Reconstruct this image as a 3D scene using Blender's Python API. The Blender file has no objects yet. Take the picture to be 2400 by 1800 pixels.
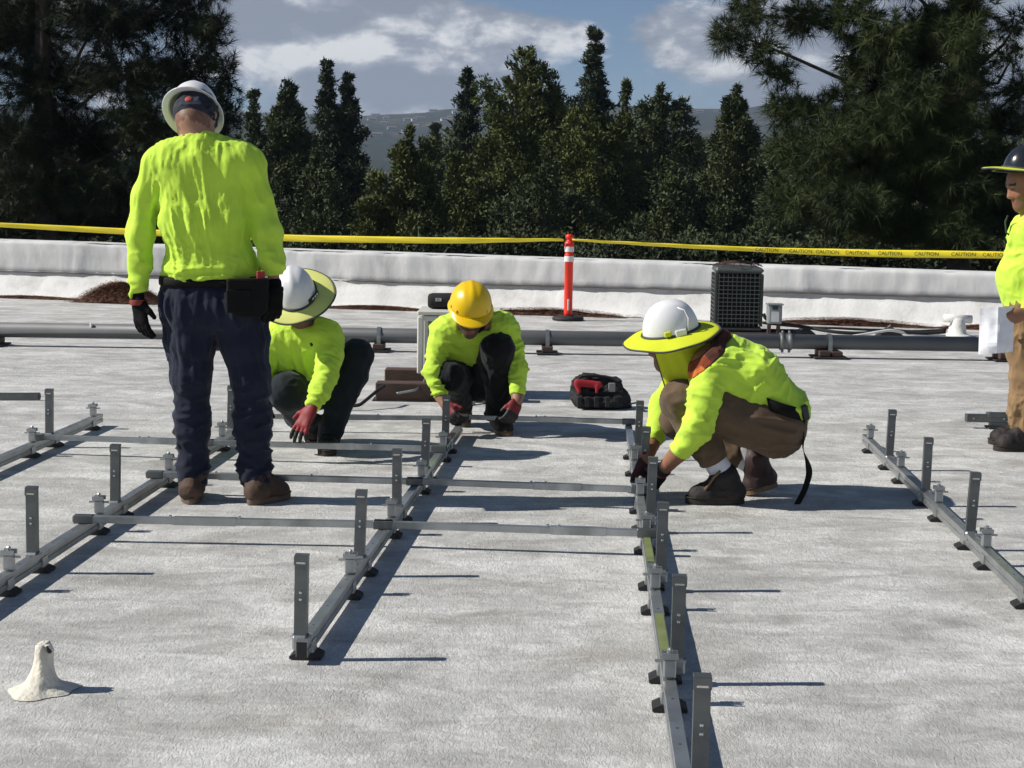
import bpy, math, random
import numpy as np
from mathutils import Vector, Matrix, Euler

# ------------------------------------------------------------------ camera, sky, sun, exposure
SC = bpy.context.scene
COL = SC.collection
HC, FPX, PITCH, ROLL = 1.33, 3580.0, math.atan((900 - 473) / 3580.0), math.radians(0.9)
SUN_EL, SUN_AZ = math.radians(38), math.radians(4)      # sun at the left, a touch behind the camera
rad = math.radians
_F = np.array([0, math.cos(PITCH), -math.sin(PITCH)])
_R0 = np.array([1.0, 0, 0]); _U0 = np.array([0, math.sin(PITCH), math.cos(PITCH)])
_R = _R0 * math.cos(ROLL) + _U0 * math.sin(ROLL)
_U = _U0 * math.cos(ROLL) - _R0 * math.sin(ROLL)
_C = np.array([0, 0, HC])
cam_d = bpy.data.cameras.new('camera'); cam = bpy.data.objects.new('camera', cam_d); COL.objects.link(cam)
cam_d.sensor_width = 36; cam_d.lens = FPX / 2400 * 36; cam_d.clip_start = .05; cam_d.clip_end = 12000
cam.matrix_world = Matrix(((_R[0], _U[0], -_F[0], 0), (_R[1], _U[1], -_F[1], 0), (_R[2], _U[2], -_F[2], HC), (0, 0, 0, 1)))
SC.camera = cam

world = bpy.data.worlds.new('World'); SC.world = world; world.use_nodes = True
nt = world.node_tree; nt.nodes.clear()
def WN(t, **k):
    n = nt.nodes.new(t)
    for a, b in k.items(): setattr(n, a, b)
    return n
def wl(a, b): nt.links.new(a, b)
sky = WN('ShaderNodeTexSky', sky_type='NISHITA', sun_disc=False)
sky.sun_elevation = SUN_EL; sky.sun_rotation = math.atan2(-math.cos(SUN_AZ), -math.sin(SUN_AZ)) % (2 * math.pi)
sky.air_density = .7; sky.dust_density = .0; sky.ozone_density = 3.5
SKY_STR = .064
geo = WN('ShaderNodeTexCoord')
mp = WN('ShaderNodeMapping'); mp.inputs['Scale'].default_value = (1, 1, 2.0); mp.inputs['Location'].default_value = (3.655, .476, -1.998)
wl(geo.outputs['Generated'], mp.inputs['Vector'])
def cnoise(vec, sc, det, rough, dist=0.0):
    n = WN('ShaderNodeTexNoise'); n.inputs['Scale'].default_value = sc; n.inputs['Detail'].default_value = det
    n.inputs['Roughness'].default_value = rough; n.inputs['Distortion'].default_value = dist; wl(vec, n.inputs['Vector']); return n.outputs['Fac']
def wmath(op, a, b=None, clamp=False):
    n = WN('ShaderNodeMath', operation=op, use_clamp=clamp)
    for i, v in enumerate((a, b)):
        if v is None: continue
        if isinstance(v, (int, float)): n.inputs[i].default_value = v
        else: wl(v, n.inputs[i])
    return n.outputs[0]
def wramp(fac, stops):
    n = WN('ShaderNodeValToRGB'); el = n.color_ramp.elements
    el[0].position, el[0].color = stops[0][0], stops[0][1]; el[1].position, el[1].color = stops[-1][0], stops[-1][1]
    for p, c in stops[1:-1]:
        e = el.new(p); e.color = c
    wl(fac, n.inputs[0]); return n.outputs[0]
g = lambda v: (v, v, v, 1)
big = cnoise(mp.outputs[0], 6.5, 1, .4)
med = cnoise(mp.outputs[0], 12.0, 8, .56, .12)
mp2 = WN('ShaderNodeMapping'); mp2.inputs['Scale'].default_value = (1, 1, 2.0); mp2.inputs['Location'].default_value = (3.666, .476, -2.024)
wl(geo.outputs['Generated'], mp2.inputs['Vector'])
med2 = cnoise(mp2.outputs[0], 12.0, 8, .56, .12)
dens = wmath('ADD', wmath('MULTIPLY', big, .75), wmath('MULTIPLY', med, .7))
sep = WN('ShaderNodeSeparateXYZ'); wl(geo.outputs['Generated'], sep.inputs[0])
thin = wmath('MULTIPLY', wmath('MAXIMUM', wmath('SUBTRACT', sep.outputs[2], .10), 0.0), .55)          # the cloud field thins out overhead, as fair-weather cumulus does
dens = wmath('ADD', wmath('SUBTRACT', dens, thin), wmath('MULTIPLY', wmath('MAXIMUM', wmath('SUBTRACT', .06, sep.outputs[2]), 0.0), 1.0))
cover = wramp(dens, [(.655, g(0)), (.725, g(1))])                       # where the cloud is
lit = wmath('ADD', wmath('MULTIPLY', wmath('SUBTRACT', med, med2), 5.0), .38, True)    # bright, sun-side billows against grey undersides
ccol = wramp(lit, [(.15, (.23, .26, .32, 1)), (.5, (.32, .35, .41, 1)), (.72, (.50, .52, .56, 1)), (1, (.74, .75, .76, 1))])
skyc = WN('ShaderNodeMixRGB', blend_type='MULTIPLY'); skyc.inputs[0].default_value = 1
skyc.inputs[2].default_value = (SKY_STR, SKY_STR, SKY_STR, 1); wl(sky.outputs[0], skyc.inputs[1])
mixw = WN('ShaderNodeMixRGB'); wl(cover, mixw.inputs[0]); wl(skyc.outputs[0], mixw.inputs[1]); wl(ccol, mixw.inputs[2])
bg = WN('ShaderNodeBackground'); bg.inputs['Strength'].default_value = 1.0; wl(mixw.outputs[0], bg.inputs['Color'])
wo = WN('ShaderNodeOutputWorld'); wl(bg.outputs[0], wo.inputs['Surface'])

sun_d = bpy.data.lights.new('sun', 'SUN'); sun_d.energy = 5.0; sun_d.angle = rad(.5); sun_d.color = (1, .955, .88)
sun = bpy.data.objects.new('sun', sun_d); COL.objects.link(sun); sun.location = (-8, -2, 12)
_sd = Vector((math.cos(SUN_AZ) * math.cos(SUN_EL), math.sin(SUN_AZ) * math.cos(SUN_EL), -math.sin(SUN_EL)))
sun.rotation_euler = _sd.to_track_quat('-Z', 'Y').to_euler()

SC.view_settings.view_transform = 'Standard'; SC.view_settings.look = 'None'
SC.view_settings.exposure = 0.15; SC.view_settings.gamma = 1.0; SC.view_settings.use_curve_mapping = False
SC.cycles.max_bounces = 6; SC.cycles.diffuse_bounces = 3; SC.cycles.glossy_bounces = 3; SC.cycles.transparent_max_bounces = 6
SC.cycles.use_denoising = True; SC.cycles.volume_bounces = 0

# ------------------------------------------------------------------ measuring: picture point -> place on a plane
def ray(u, v): return _F + _R * ((u - 1200) / FPX) + _U * ((900 - v) / FPX)
def G(u, v, z=0.0):                      # point of the horizontal plane z
    d = ray(u, v); t = (z - HC) / d[2]; p = _C + d * t; return np.array([p[0], p[1], z])
def D(u, v, y):                          # point at distance y down the roof
    d = ray(u, v); t = y / d[1]; return _C + d * t
def vec(p): return np.array(p, float)
def unit(v): v = np.asarray(v, float); return v / np.linalg.norm(v)

# ------------------------------------------------------------------ materials
MATS = {}
def mat(name, col, rough=.7, metal=0.0, var=.12, vscale=8.0, bump=0.0, bscale=120.0, col2=None, coat=0.0, detail=5, sheen=0.0, stretch=None, attr=None, spec=.5, dirt=None):
    if name in MATS: return MATS[name]
    m = bpy.data.materials.new(name); m.use_nodes = True; n = m.node_tree; L = n.links.new
    b = n.nodes['Principled BSDF']; b.inputs['Roughness'].default_value = rough; b.inputs['Metallic'].default_value = metal
    b.inputs['Coat Weight'].default_value = coat; b.inputs['Specular IOR Level'].default_value = spec
    if sheen: b.inputs['Sheen Weight'].default_value = sheen
    tc = n.nodes.new('ShaderNodeTexCoord'); vecout = tc.outputs['Object']
    if stretch:
        mpn = n.nodes.new('ShaderNodeMapping'); mpn.inputs['Scale'].default_value = stretch; L(vecout, mpn.inputs[0]); vecout = mpn.outputs[0]
    no = n.nodes.new('ShaderNodeTexNoise'); no.inputs['Scale'].default_value = vscale; no.inputs['Detail'].default_value = detail; L(vecout, no.inputs['Vector'])
    ra = n.nodes.new('ShaderNodeValToRGB'); L(no.outputs['Fac'], ra.inputs[0])
    c = np.array(col[:3]); c2 = np.array(col2) if col2 is not None else None
    lo = c * (1 - var) if c2 is None else c2; hi = c * (1 + var) if c2 is None else c
    ra.color_ramp.elements[0].position = .32; ra.color_ramp.elements[1].position = .68
    ra.color_ramp.elements[0].color = (*np.clip(lo, 0, 1), 1); ra.color_ramp.elements[1].color = (*np.clip(hi, 0, 1), 1)
    out = ra.outputs[0]
    if dirt is not None:                  # dirt = (colour, scale, low, high)
        n2 = n.nodes.new('ShaderNodeTexNoise'); n2.inputs['Scale'].default_value = dirt[1]; n2.inputs['Detail'].default_value = 8; n2.inputs['Roughness'].default_value = .65; L(vecout, n2.inputs['Vector'])
        r2 = n.nodes.new('ShaderNodeMapRange'); r2.inputs[1].default_value = dirt[2]; r2.inputs[2].default_value = dirt[3]; L(n2.outputs['Fac'], r2.inputs[0])
        mx = n.nodes.new('ShaderNodeMixRGB'); L(r2.outputs[0], mx.inputs[0]); L(out, mx.inputs[1]); mx.inputs[2].default_value = (*dirt[0], 1); out = mx.outputs[0]
    if attr:                              # painted regions of the thing itself (hair, beard, glove palm)
        at = n.nodes.new('ShaderNodeAttribute'); at.attribute_name = attr
        mx = n.nodes.new('ShaderNodeMixRGB'); mx.blend_type = 'MULTIPLY'; mx.inputs[0].default_value = 1; L(at.outputs['Color'], mx.inputs[1]); L(out, mx.inputs[2]); out = mx.outputs[0]
    L(out, b.inputs['Base Color'])
    if bump:
        nb = n.nodes.new('ShaderNodeTexNoise'); nb.inputs['Scale'].default_value = bscale; nb.inputs['Detail'].default_value = 3; L(vecout, nb.inputs['Vector'])
        bp = n.nodes.new('ShaderNodeBump'); bp.inputs['Strength'].default_value = bump; bp.inputs['Distance'].default_value = .01; L(nb.outputs['Fac'], bp.inputs['Height']); L(bp.outputs[0], b.inputs['Normal'])
    MATS[name] = m; return m

# ------------------------------------------------------------------ mesh helpers
def link(name, me, m, parent=None, smooth=False):
    o = bpy.data.objects.new(name, me); COL.objects.link(o)
    if m is not None: me.materials.append(m)
    if smooth: me.polygons.foreach_set('use_smooth', np.ones(len(me.polygons), bool))
    if parent is not None: o.parent = parent
    return o
def tag(o, label=None, cat=None, group=None, kind=None):
    for k, v in (('label', label), ('category', cat), ('group', group), ('kind', kind)):
        if v: o[k] = v
    return o
def empty(name, loc, label, cat, group=None):
    o = bpy.data.objects.new(name, None); COL.objects.link(o); o.location = tuple(loc); o.empty_display_size = .1
    return tag(o, label, cat, group)
def fast_mesh(name, V, Fc):
    V = np.asarray(V, np.float32); Fc = np.asarray(Fc, np.int32); k = Fc.shape[1]
    me = bpy.data.meshes.new(name); me.vertices.add(len(V)); me.vertices.foreach_set('co', V.ravel())
    me.loops.add(Fc.size); me.loops.foreach_set('vertex_index', Fc.ravel()); me.polygons.add(len(Fc))
    me.polygons.foreach_set('loop_start', np.arange(0, Fc.size, k, dtype=np.int32)); me.update(calc_edges=True); return me
def frame_of(d, hint=(0, 0, 1)):
    d = unit(d); h = np.asarray(hint, float)
    if abs(d @ h) > .98: h = np.array([1.0, 0, 0])
    s = unit(np.cross(d, h)); return s, np.cross(s, d), d
class MB:
    def __init__(s): s.v, s.f = [], []
    def add(s, V, Fs):
        b = len(s.v); s.v += [tuple(map(float, p)) for p in V]; s.f += [tuple(i + b for i in q) for q in Fs]; return s
    def box(s, c, size, axes=None, ch=0.0):
        """box centred at c; axes = three unit vectors; ch = chamfer of the vertical long edges and rims"""
        c = vec(c); h = np.array(size, float) / 2
        ax = np.eye(3) if axes is None else np.array(axes)
        if ch <= 0:
            V = [c + ax.T @ (h * np.array(q)) for q in ((-1,-1,-1),(1,-1,-1),(1,1,-1),(-1,1,-1),(-1,-1,1),(1,-1,1),(1,1,1),(-1,1,1))]
            return s.add(V, [(0,3,2,1),(4,5,6,7),(0,1,5,4),(1,2,6,5),(2,3,7,6),(3,0,4,7)])
        ch = min(ch, h.min() * .9); V, Fs = [], []
        for z, ins in ((-h[2], ch), (-h[2] + ch, 0), (h[2] - ch, 0), (h[2], ch)):
            for x, y in ((-h[0]+ch+ins*0, -h[1]+ins), (h[0]-ch, -h[1]+ins), (h[0]-ins, -h[1]+ch), (h[0]-ins, h[1]-ch), (h[0]-ch, h[1]-ins), (-h[0]+ch, h[1]-ins), (-h[0]+ins, h[1]-ch), (-h[0]+ins, -h[1]+ch)):
                V.append(c + ax.T @ np.array([x, y, z]))
        for k in range(3):
            for i in range(8): j = (i + 1) % 8; Fs.append((k*8+i, k*8+j, k*8+8+j, k*8+8+i))
        Fs.append(tuple(range(7, -1, -1))); Fs.append(tuple(range(24, 32)))
        return s.add(V, Fs)
    def tube(s, P, r, n=10, cap=True, hint=(0, 0, 1)):
        P = [vec(p) for p in P]; rs = r if hasattr(r, '__len__') else [r] * len(P); V, Fs = [], []; up = None
        for i, p in enumerate(P):
            d = P[min(i+1, len(P)-1)] - P[max(i-1, 0)]
            a, b, _ = frame_of(d, hint if up is None else up); up = b
            for k in range(n):
                t = 2 * math.pi * k / n; V.append(p + rs[i] * (math.cos(t) * a + math.sin(t) * b))
        for i in range(len(P) - 1):
            for k in range(n): j = (k + 1) % n; Fs.append((i*n+k, i*n+j, i*n+n+j, i*n+n+k))
        if cap: Fs.append(tuple(range(n-1, -1, -1))); Fs.append(tuple(range((len(P)-1)*n, len(P)*n)))
        return s.add(V, Fs)
    def lathe(s, c, prof, n=20, axes=None, capt=True, capb=True, sx=1.0, sy=1.0):
        c = vec(c); ax = np.eye(3) if axes is None else np.array(axes); V, Fs = [], []
        for r, z in prof:
            for k in range(n):
                t = 2 * math.pi * k / n; V.append(c + ax.T @ np.array([r * sx * math.cos(t), r * sy * math.sin(t), z]))
        for i in range(len(prof) - 1):
            for k in range(n): j = (k + 1) % n; Fs.append((i*n+k, i*n+j, i*n+n+j, i*n+n+k))
        if capb: Fs.append(tuple(range(n-1, -1, -1)))
        if capt: Fs.append(tuple(range((len(prof)-1)*n, len(prof)*n)))
        return s.add(V, Fs)
    def prism(s, poly, a, b, axes):
        """poly (2-D) in axes[0], axes[1]; from a to b along axes[2]; a is the 3-D origin"""
        ax = np.array(axes); a = vec(a); L = b; n = len(poly)
        V = [a + ax[0]*p[0] + ax[1]*p[1] for p in poly] + [a + ax[0]*p[0] + ax[1]*p[1] + ax[2]*L for p in poly]
        return s.add(V, [tuple(range(n-1, -1, -1)), tuple(range(n, 2*n))] + [(i, (i+1) % n, n+(i+1) % n, n+i) for i in range(n)])
    def build(s, name, m, parent=None, smooth=False, loc=None, bevel=0.0, fix=False):
        off = np.zeros(3)
        if parent is not None:
            pp = parent
            while pp is not None: off = off + np.array(pp.location); pp = pp.parent
        if loc is not None: off = off + vec(loc)
        me = bpy.data.meshes.new(name); me.from_pydata([tuple(np.array(p) - off) for p in s.v], [], s.f)
        if fix:
            import bmesh
            bm = bmesh.new(); bm.from_mesh(me); bmesh.ops.recalc_face_normals(bm, faces=bm.faces); bm.to_mesh(me); bm.free()
        o = link(name, me, m, parent, smooth)
        if loc is not None: o.location = tuple(loc)
        if bevel: bv = o.modifiers.new('bevel', 'BEVEL'); bv.width = bevel; bv.segments = 2; bv.limit_method = 'ANGLE'
        return o
def text_mesh(s, size):
    cu = bpy.data.curves.new('lettering', 'FONT'); cu.body = s; cu.size = size; cu.align_x = 'CENTER'; cu.align_y = 'CENTER'; cu.resolution_u = 2
    o = bpy.data.objects.new('lettering', cu); COL.objects.link(o); bpy.context.view_layer.update()
    me = bpy.data.meshes.new_from_object(o.evaluated_get(bpy.context.evaluated_depsgraph_get()))
    bpy.data.objects.remove(o); return me

# ------------------------------------------------------------------ noise on arrays
def _hash(ix, iy, iz):
    h = (ix.astype(np.int64) * 374761393 + iy.astype(np.int64) * 668265263 + iz.astype(np.int64) * 2147483647 + 1013904223) & 0xffffffff
    h = ((h ^ (h >> 13)) * 1274126177) & 0xffffffff
    return ((h ^ (h >> 16)) & 0xffff) / 65535.0
def vnoise(P):
    P = np.asarray(P, float); i = np.floor(P).astype(np.int64); f = P - i; f = f * f * (3 - 2 * f); r = 0
    for dx in (0, 1):
        for dy in (0, 1):
            for dz in (0, 1):
                w = (f[:, 0] if dx else 1 - f[:, 0]) * (f[:, 1] if dy else 1 - f[:, 1]) * (f[:, 2] if dz else 1 - f[:, 2])
                r = r + w * _hash(i[:, 0] + dx, i[:, 1] + dy, i[:, 2] + dz)
    return r
# ------------------------------------------------------------------ soft solids: union of tapered capsules -> one continuous skin
def cone(a, b, ra, rb=None, k=.03, flat=None, sub=False): return dict(a=vec(a), b=vec(b), ra=ra, rb=ra if rb is None else rb, k=k, flat=flat, sub=sub)
def ball(c, r, k=.02, flat=None, sub=False): return cone(c, vec(c) + [0, 0, 1e-4], r, r, k, flat, sub)
def chain(pts, rs, k=.03, flat=None): return [cone(pts[i], pts[i+1], rs[i], rs[i+1], k, flat) for i in range(len(pts) - 1)]
def shrink(prims, d): return [dict(p, ra=max(.004, p['ra'] - d), rb=max(.004, p['rb'] - d)) for p in prims]
def solid(prims, h=.008, cuts=()):
    lo = np.min([np.minimum(p['a'], p['b']) - max(p['ra'], p['rb']) for p in prims if not p['sub']], 0) - 4 * h
    hi = np.max([np.maximum(p['a'], p['b']) + max(p['ra'], p['rb']) for p in prims if not p['sub']], 0) + 4 * h
    n = np.ceil((hi - lo) / h).astype(int) + 1; Fd = np.full(n, 1.0, np.float32)
    ax = [lo[i] + h * np.arange(n[i]) for i in range(3)]
    for p in prims:
        m = max(p['ra'], p['rb']) + p['k'] + 3 * h
        i0 = np.maximum(0, np.floor((np.minimum(p['a'], p['b']) - m - lo) / h).astype(int)); i1 = np.minimum(n, np.ceil((np.maximum(p['a'], p['b']) + m - lo) / h).astype(int) + 1)
        if (i1 <= i0).any(): continue
        X, Y, Z = np.meshgrid(*[ax[i][i0[i]:i1[i]] - p['a'][i] for i in range(3)], indexing='ij', sparse=True)
        ba = p['b'] - p['a']
        if p['flat'] is not None:                     # (direction, factor): squash along a direction
            fd, s = unit(p['flat'][0]), p['flat'][1]; e = (X * fd[0] + Y * fd[1] + Z * fd[2]) * (1 / s - 1)
            X, Y, Z = X + e * fd[0], Y + e * fd[1], Z + e * fd[2]; ba = ba + fd * (ba @ fd) * (1 / s - 1)
        L2 = max(ba @ ba, 1e-9); t = np.clip((X * ba[0] + Y * ba[1] + Z * ba[2]) / L2, 0, 1)
        d = np.sqrt((X - t * ba[0]) ** 2 + (Y - t * ba[1]) ** 2 + (Z - t * ba[2]) ** 2) - (p['ra'] + (p['rb'] - p['ra']) * t)
        if p['flat'] is not None and p['flat'][1] < 1: d = d * (.5 + .5 * p['flat'][1])
        sl = tuple(slice(i0[i], i1[i]) for i in range(3)); A = Fd[sl]; k = p['k']
        if p['sub']:
            d = -d; hh = np.clip(.5 - .5 * (A - d) / k, 0, 1); Fd[sl] = A * (1 - hh) + d * hh + k * hh * (1 - hh)
        else:
            hh = np.clip(.5 + .5 * (d - A) / k, 0, 1); Fd[sl] = d * (1 - hh) + A * hh - k * hh * (1 - hh)
    for c in cuts:                                    # (point, outward normal, radius): flat cut near a point
        pt, nn, rr = vec(c[0]), unit(c[1]), c[2]
        i0 = np.maximum(0, np.floor((pt - rr - lo) / h).astype(int)); i1 = np.minimum(n, np.ceil((pt + rr - lo) / h).astype(int) + 1)
        X, Y, Z = np.meshgrid(*[ax[i][i0[i]:i1[i]] - pt[i] for i in range(3)], indexing='ij', sparse=True)
        sl = tuple(slice(i0[i], i1[i]) for i in range(3)); Fd[sl] = np.maximum(Fd[sl], X * nn[0] + Y * nn[1] + Z * nn[2])
    # surface nets
    ins = Fd < 0; cs = np.zeros(n - 1, np.int8); cor = [(i, j, k) for i in (0, 1) for j in (0, 1) for k in (0, 1)]
    sh = lambda A, c: A[c[0]:A.shape[0]-1+c[0], c[1]:A.shape[1]-1+c[1], c[2]:A.shape[2]-1+c[2]]
    for c in cor: cs += sh(ins, c)
    act = (cs > 0) & (cs < 8); I = np.argwhere(act); idx = np.full(n - 1, -1, np.int64); idx[act] = np.arange(len(I))
    val = {c: Fd[I[:, 0] + c[0], I[:, 1] + c[1], I[:, 2] + c[2]] for c in cor}
    acc = np.zeros((len(I), 3)); cnt = np.zeros(len(I))
    for c in cor:
        for a_ in range(3):
            if c[a_]: continue
            c2 = list(c); c2[a_] = 1; c2 = tuple(c2); f0, f1 = val[c], val[c2]; x = (f0 < 0) != (f1 < 0)
            t = np.where(x, f0 / np.where(x, f0 - f1, 1), 0); P = np.array(c, float)[None].repeat(len(I), 0); P[:, a_] = t
            acc += P * x[:, None]; cnt += x
    V = lo + h * (I + acc / cnt[:, None]); Q = []
    for a_ in range(3):
        b_, c_ = (a_ + 1) % 3, (a_ + 2) % 3
        s0 = [slice(None)] * 3; s1 = [slice(None)] * 3; s0[a_] = slice(0, -1); s1[a_] = slice(1, None)
        x = ins[tuple(s0)] != ins[tuple(s1)]; E = np.argwhere(x); E = E[(E[:, b_] > 0) & (E[:, c_] > 0) & (E[:, b_] < n[b_] - 1) & (E[:, c_] < n[c_] - 1)]
        fl = ins[tuple(s0)][E[:, 0], E[:, 1], E[:, 2]]
        def at(db, dc): e = E.copy(); e[:, b_] += db; e[:, c_] += dc; return idx[e[:, 0], e[:, 1], e[:, 2]]
        q = np.stack([at(-1, -1), at(0, -1), at(0, 0), at(-1, 0)], 1); q = np.where(fl[:, None], q, q[:, ::-1]); Q.append(q)
    return V, np.concatenate(Q)
def vnormals(V, Q):
    N = np.cross(V[Q[:, 2]] - V[Q[:, 0]], V[Q[:, 3]] - V[Q[:, 1]]); R_ = np.zeros_like(V)
    for k in range(4): np.add.at(R_, Q[:, k], N)
    return R_ / (np.linalg.norm(R_, axis=1)[:, None] + 1e-12)
def relax(V, Q, it=2, w=.5):
    for _ in range(it):
        S = np.zeros_like(V); c = np.zeros(len(V))
        for a_, b_ in ((0, 1), (1, 2), (2, 3), (3, 0)):
            np.add.at(S, Q[:, a_], V[Q[:, b_]]); np.add.at(c, Q[:, a_], 1); np.add.at(S, Q[:, b_], V[Q[:, a_]]); np.add.at(c, Q[:, b_], 1)
        V = V * (1 - w) + w * S / c[:, None]
    return V
def fold(V, N, segs, seed=0.0):
    """cloth folds; segs = (a, b, along, around, amp): ripples counted along the limb and around it"""
    W = np.zeros(len(V)); Dp = np.zeros(len(V))
    for a, b, fa, fr, amp in segs:
        a, b = vec(a), vec(b); ba = b - a; L = np.linalg.norm(ba); e = ba / L; s, u_, _ = frame_of(e, (.13, .97, .2)); q = V - a; t = q @ e; tc = np.clip(t, 0, L); r_ = q - tc[:, None] * e
        d = np.linalg.norm(r_, axis=1); w = np.exp(-(d / .085) ** 2) + 1e-5; x, y = (r_ @ s) * 10, (r_ @ u_) * 10
        wp = vnoise(np.stack([t * 6 + seed, x * 1.2, y * 1.2 + seed], 1)) - .5
        P = np.stack([t * fa + wp * 1.6 + seed * 3.7, x * fr + wp * .9 + seed, y * fr - wp * .9], 1); n1 = vnoise(P); n2 = vnoise(P * 2.1 + 7.3)
        rg = 1.3 * (1 - np.abs(2 * n1 - 1)) ** 2.2 + .45 * (1 - np.abs(2 * n2 - 1)) ** 2 - .76
        msk = .35 + 1.3 * vnoise(V * 6 + seed + 11)
        Dp += w * amp * rg * msk; W += w
    return V + N * (Dp / W)[:, None]
def skin(name, prims, h, m, parent=None, cuts=(), folds=None, seed=0.0, loc=None, paint=None, it=2, floor=None):
    V, Q = solid(prims, h, cuts); V = relax(V, Q, it)
    if folds:
        W = fold(V, vnormals(V, Q), folds, seed); keep = np.ones(len(V))
        for c in cuts:                                # cloth stays calm along cut edges (hems, cuffs, collar)
            q = V - vec(c[0]); near = (np.abs(q) < c[2] + .01).all(1); keep = np.where(near, np.minimum(keep, np.clip(np.abs(q @ unit(c[1])) / .025, .12, 1)), keep)
        V = V + (W - V) * keep[:, None]
    if floor is not None: V[:, 2] = np.maximum(V[:, 2], floor)
    cols = paint(V) if paint is not None else None
    off = vec(loc) if loc is not None else np.zeros(3); pp = parent
    while pp is not None: off = off + np.array(pp.location); pp = pp.parent
    o = link(name, fast_mesh(name, V - off, Q), m, parent, True)
    if loc is not None: o.location = tuple(loc)
    if cols is not None:
        at = o.data.color_attributes.new('tint', 'FLOAT_COLOR', 'POINT'); at.data.foreach_set('color', np.concatenate([cols, np.ones((len(cols), 1))], 1).astype(np.float32).ravel())
    return o
# ------------------------------------------------------------------ the roof and what stands on it
M_roof = bpy.data.materials.new('roof_coating'); M_roof.use_nodes = True
def build_roof_mat(m):
    n = m.node_tree; L = n.links.new; b = n.nodes['Principled BSDF']; b.inputs['Roughness'].default_value = .85; b.inputs['Specular IOR Level'].default_value = .25
    tc = n.nodes.new('ShaderNodeTexCoord')
    def ns(scale, det, rough, st=(1, 1, 1), dist=0):
        mp = n.nodes.new('ShaderNodeMapping'); mp.inputs['Scale'].default_value = st; L(tc.outputs['Object'], mp.inputs[0])
        t = n.nodes.new('ShaderNodeTexNoise'); t.inputs['Scale'].default_value = scale; t.inputs['Detail'].default_value = det; t.inputs['Roughness'].default_value = rough; t.inputs['Distortion'].default_value = dist; L(mp.outputs[0], t.inputs['Vector']); return t.outputs['Fac']
    def rng(f, a, b_, lo=0.0, hi=1.0):
        r = n.nodes.new('ShaderNodeMapRange'); r.inputs[1].default_value = a; r.inputs[2].default_value = b_; r.inputs[3].default_value = lo; r.inputs[4].default_value = hi; L(f, r.inputs[0]); return r.outputs[0]
    def mix(f, a, c):
        x = n.nodes.new('ShaderNodeMixRGB'); L(f, x.inputs[0])
        for i, v in ((1, a), (2, c)):
            if isinstance(v, tuple): x.inputs[i].default_value = v
            else: L(v, x.inputs[i])
        return x.outputs[0]
    base = mix(rng(ns(2.8, 9, .66, (.7, 1.0, 1), .6), .36, .62), (.42, .415, .395, 1), (.76, .755, .73, 1))
    wash = mix(rng(ns(5.5, 8, .66, (.5, 1.2, 1), .8), .47, .68, 0, .72), base, (.30, .29, .265, 1))       # drifted dirt
    stain = mix(rng(ns(1.5, 6, .6, (.6, 1.2, 1), .4), .60, .74, 0, .7), wash, (.34, .29, .225, 1))         # tan water stains
    bare = mix(rng(ns(4.6, 8, .66, (.6, 1, 1), .5), .57, .72, 0, .8), stain, (.79, .785, .76, 1))         # cleaner white patches
    spk = mix(rng(ns(26, 3, .6), .70, .80, 0, .6), bare, (.25, .23, .2, 1))                          # grit
    fine = ns(62, 4, .7, (1.6, .6, 1), 1.2)
    L(mix(rng(fine, .42, .60, 0, .50), spk, (.38, .375, .36, 1)), b.inputs['Base Color'])
    bp = n.nodes.new('ShaderNodeBump'); bp.inputs['Strength'].default_value = .8; bp.inputs['Distance'].default_value = .008; L(fine, bp.inputs['Height'])
    bp2 = n.nodes.new('ShaderNodeBump'); bp2.inputs['Strength'].default_value = .5; bp2.inputs['Distance'].default_value = .03; L(ns(7, 5, .6), bp2.inputs['Height']); L(bp.outputs[0], bp2.inputs['Normal']); L(bp2.outputs[0], b.inputs['Normal'])
build_roof_mat(M_roof)
WA, WB = G(0, 694), G(2278, 765)                       # foot of the parapet, left and right
wdir = unit(WB - WA); wnor = np.array([wdir[1], -wdir[0], 0])   # towards the camera
if wnor[1] > 0: wnor = -wnor
# deck
bk = -wnor * .5
p0, p1 = WA - wdir * 32 + bk, WA + wdir * 45 + bk
mb = MB(); q = [p0, p1, np.array([p1[0] + 4, -14, 0]), np.array([p0[0] - 4, -14, 0])]
mb.add([*[(a[0], a[1], 0) for a in q], *[(a[0], a[1], -7.0) for a in q]], [(3, 2, 1, 0), (0, 1, 5, 4), (1, 2, 6, 5), (2, 3, 7, 6), (3, 0, 4, 7)])
deck = tag(mb.build('roof_deck', M_roof, fix=False), kind='structure')
for p in deck.data.polygons: pass
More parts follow.
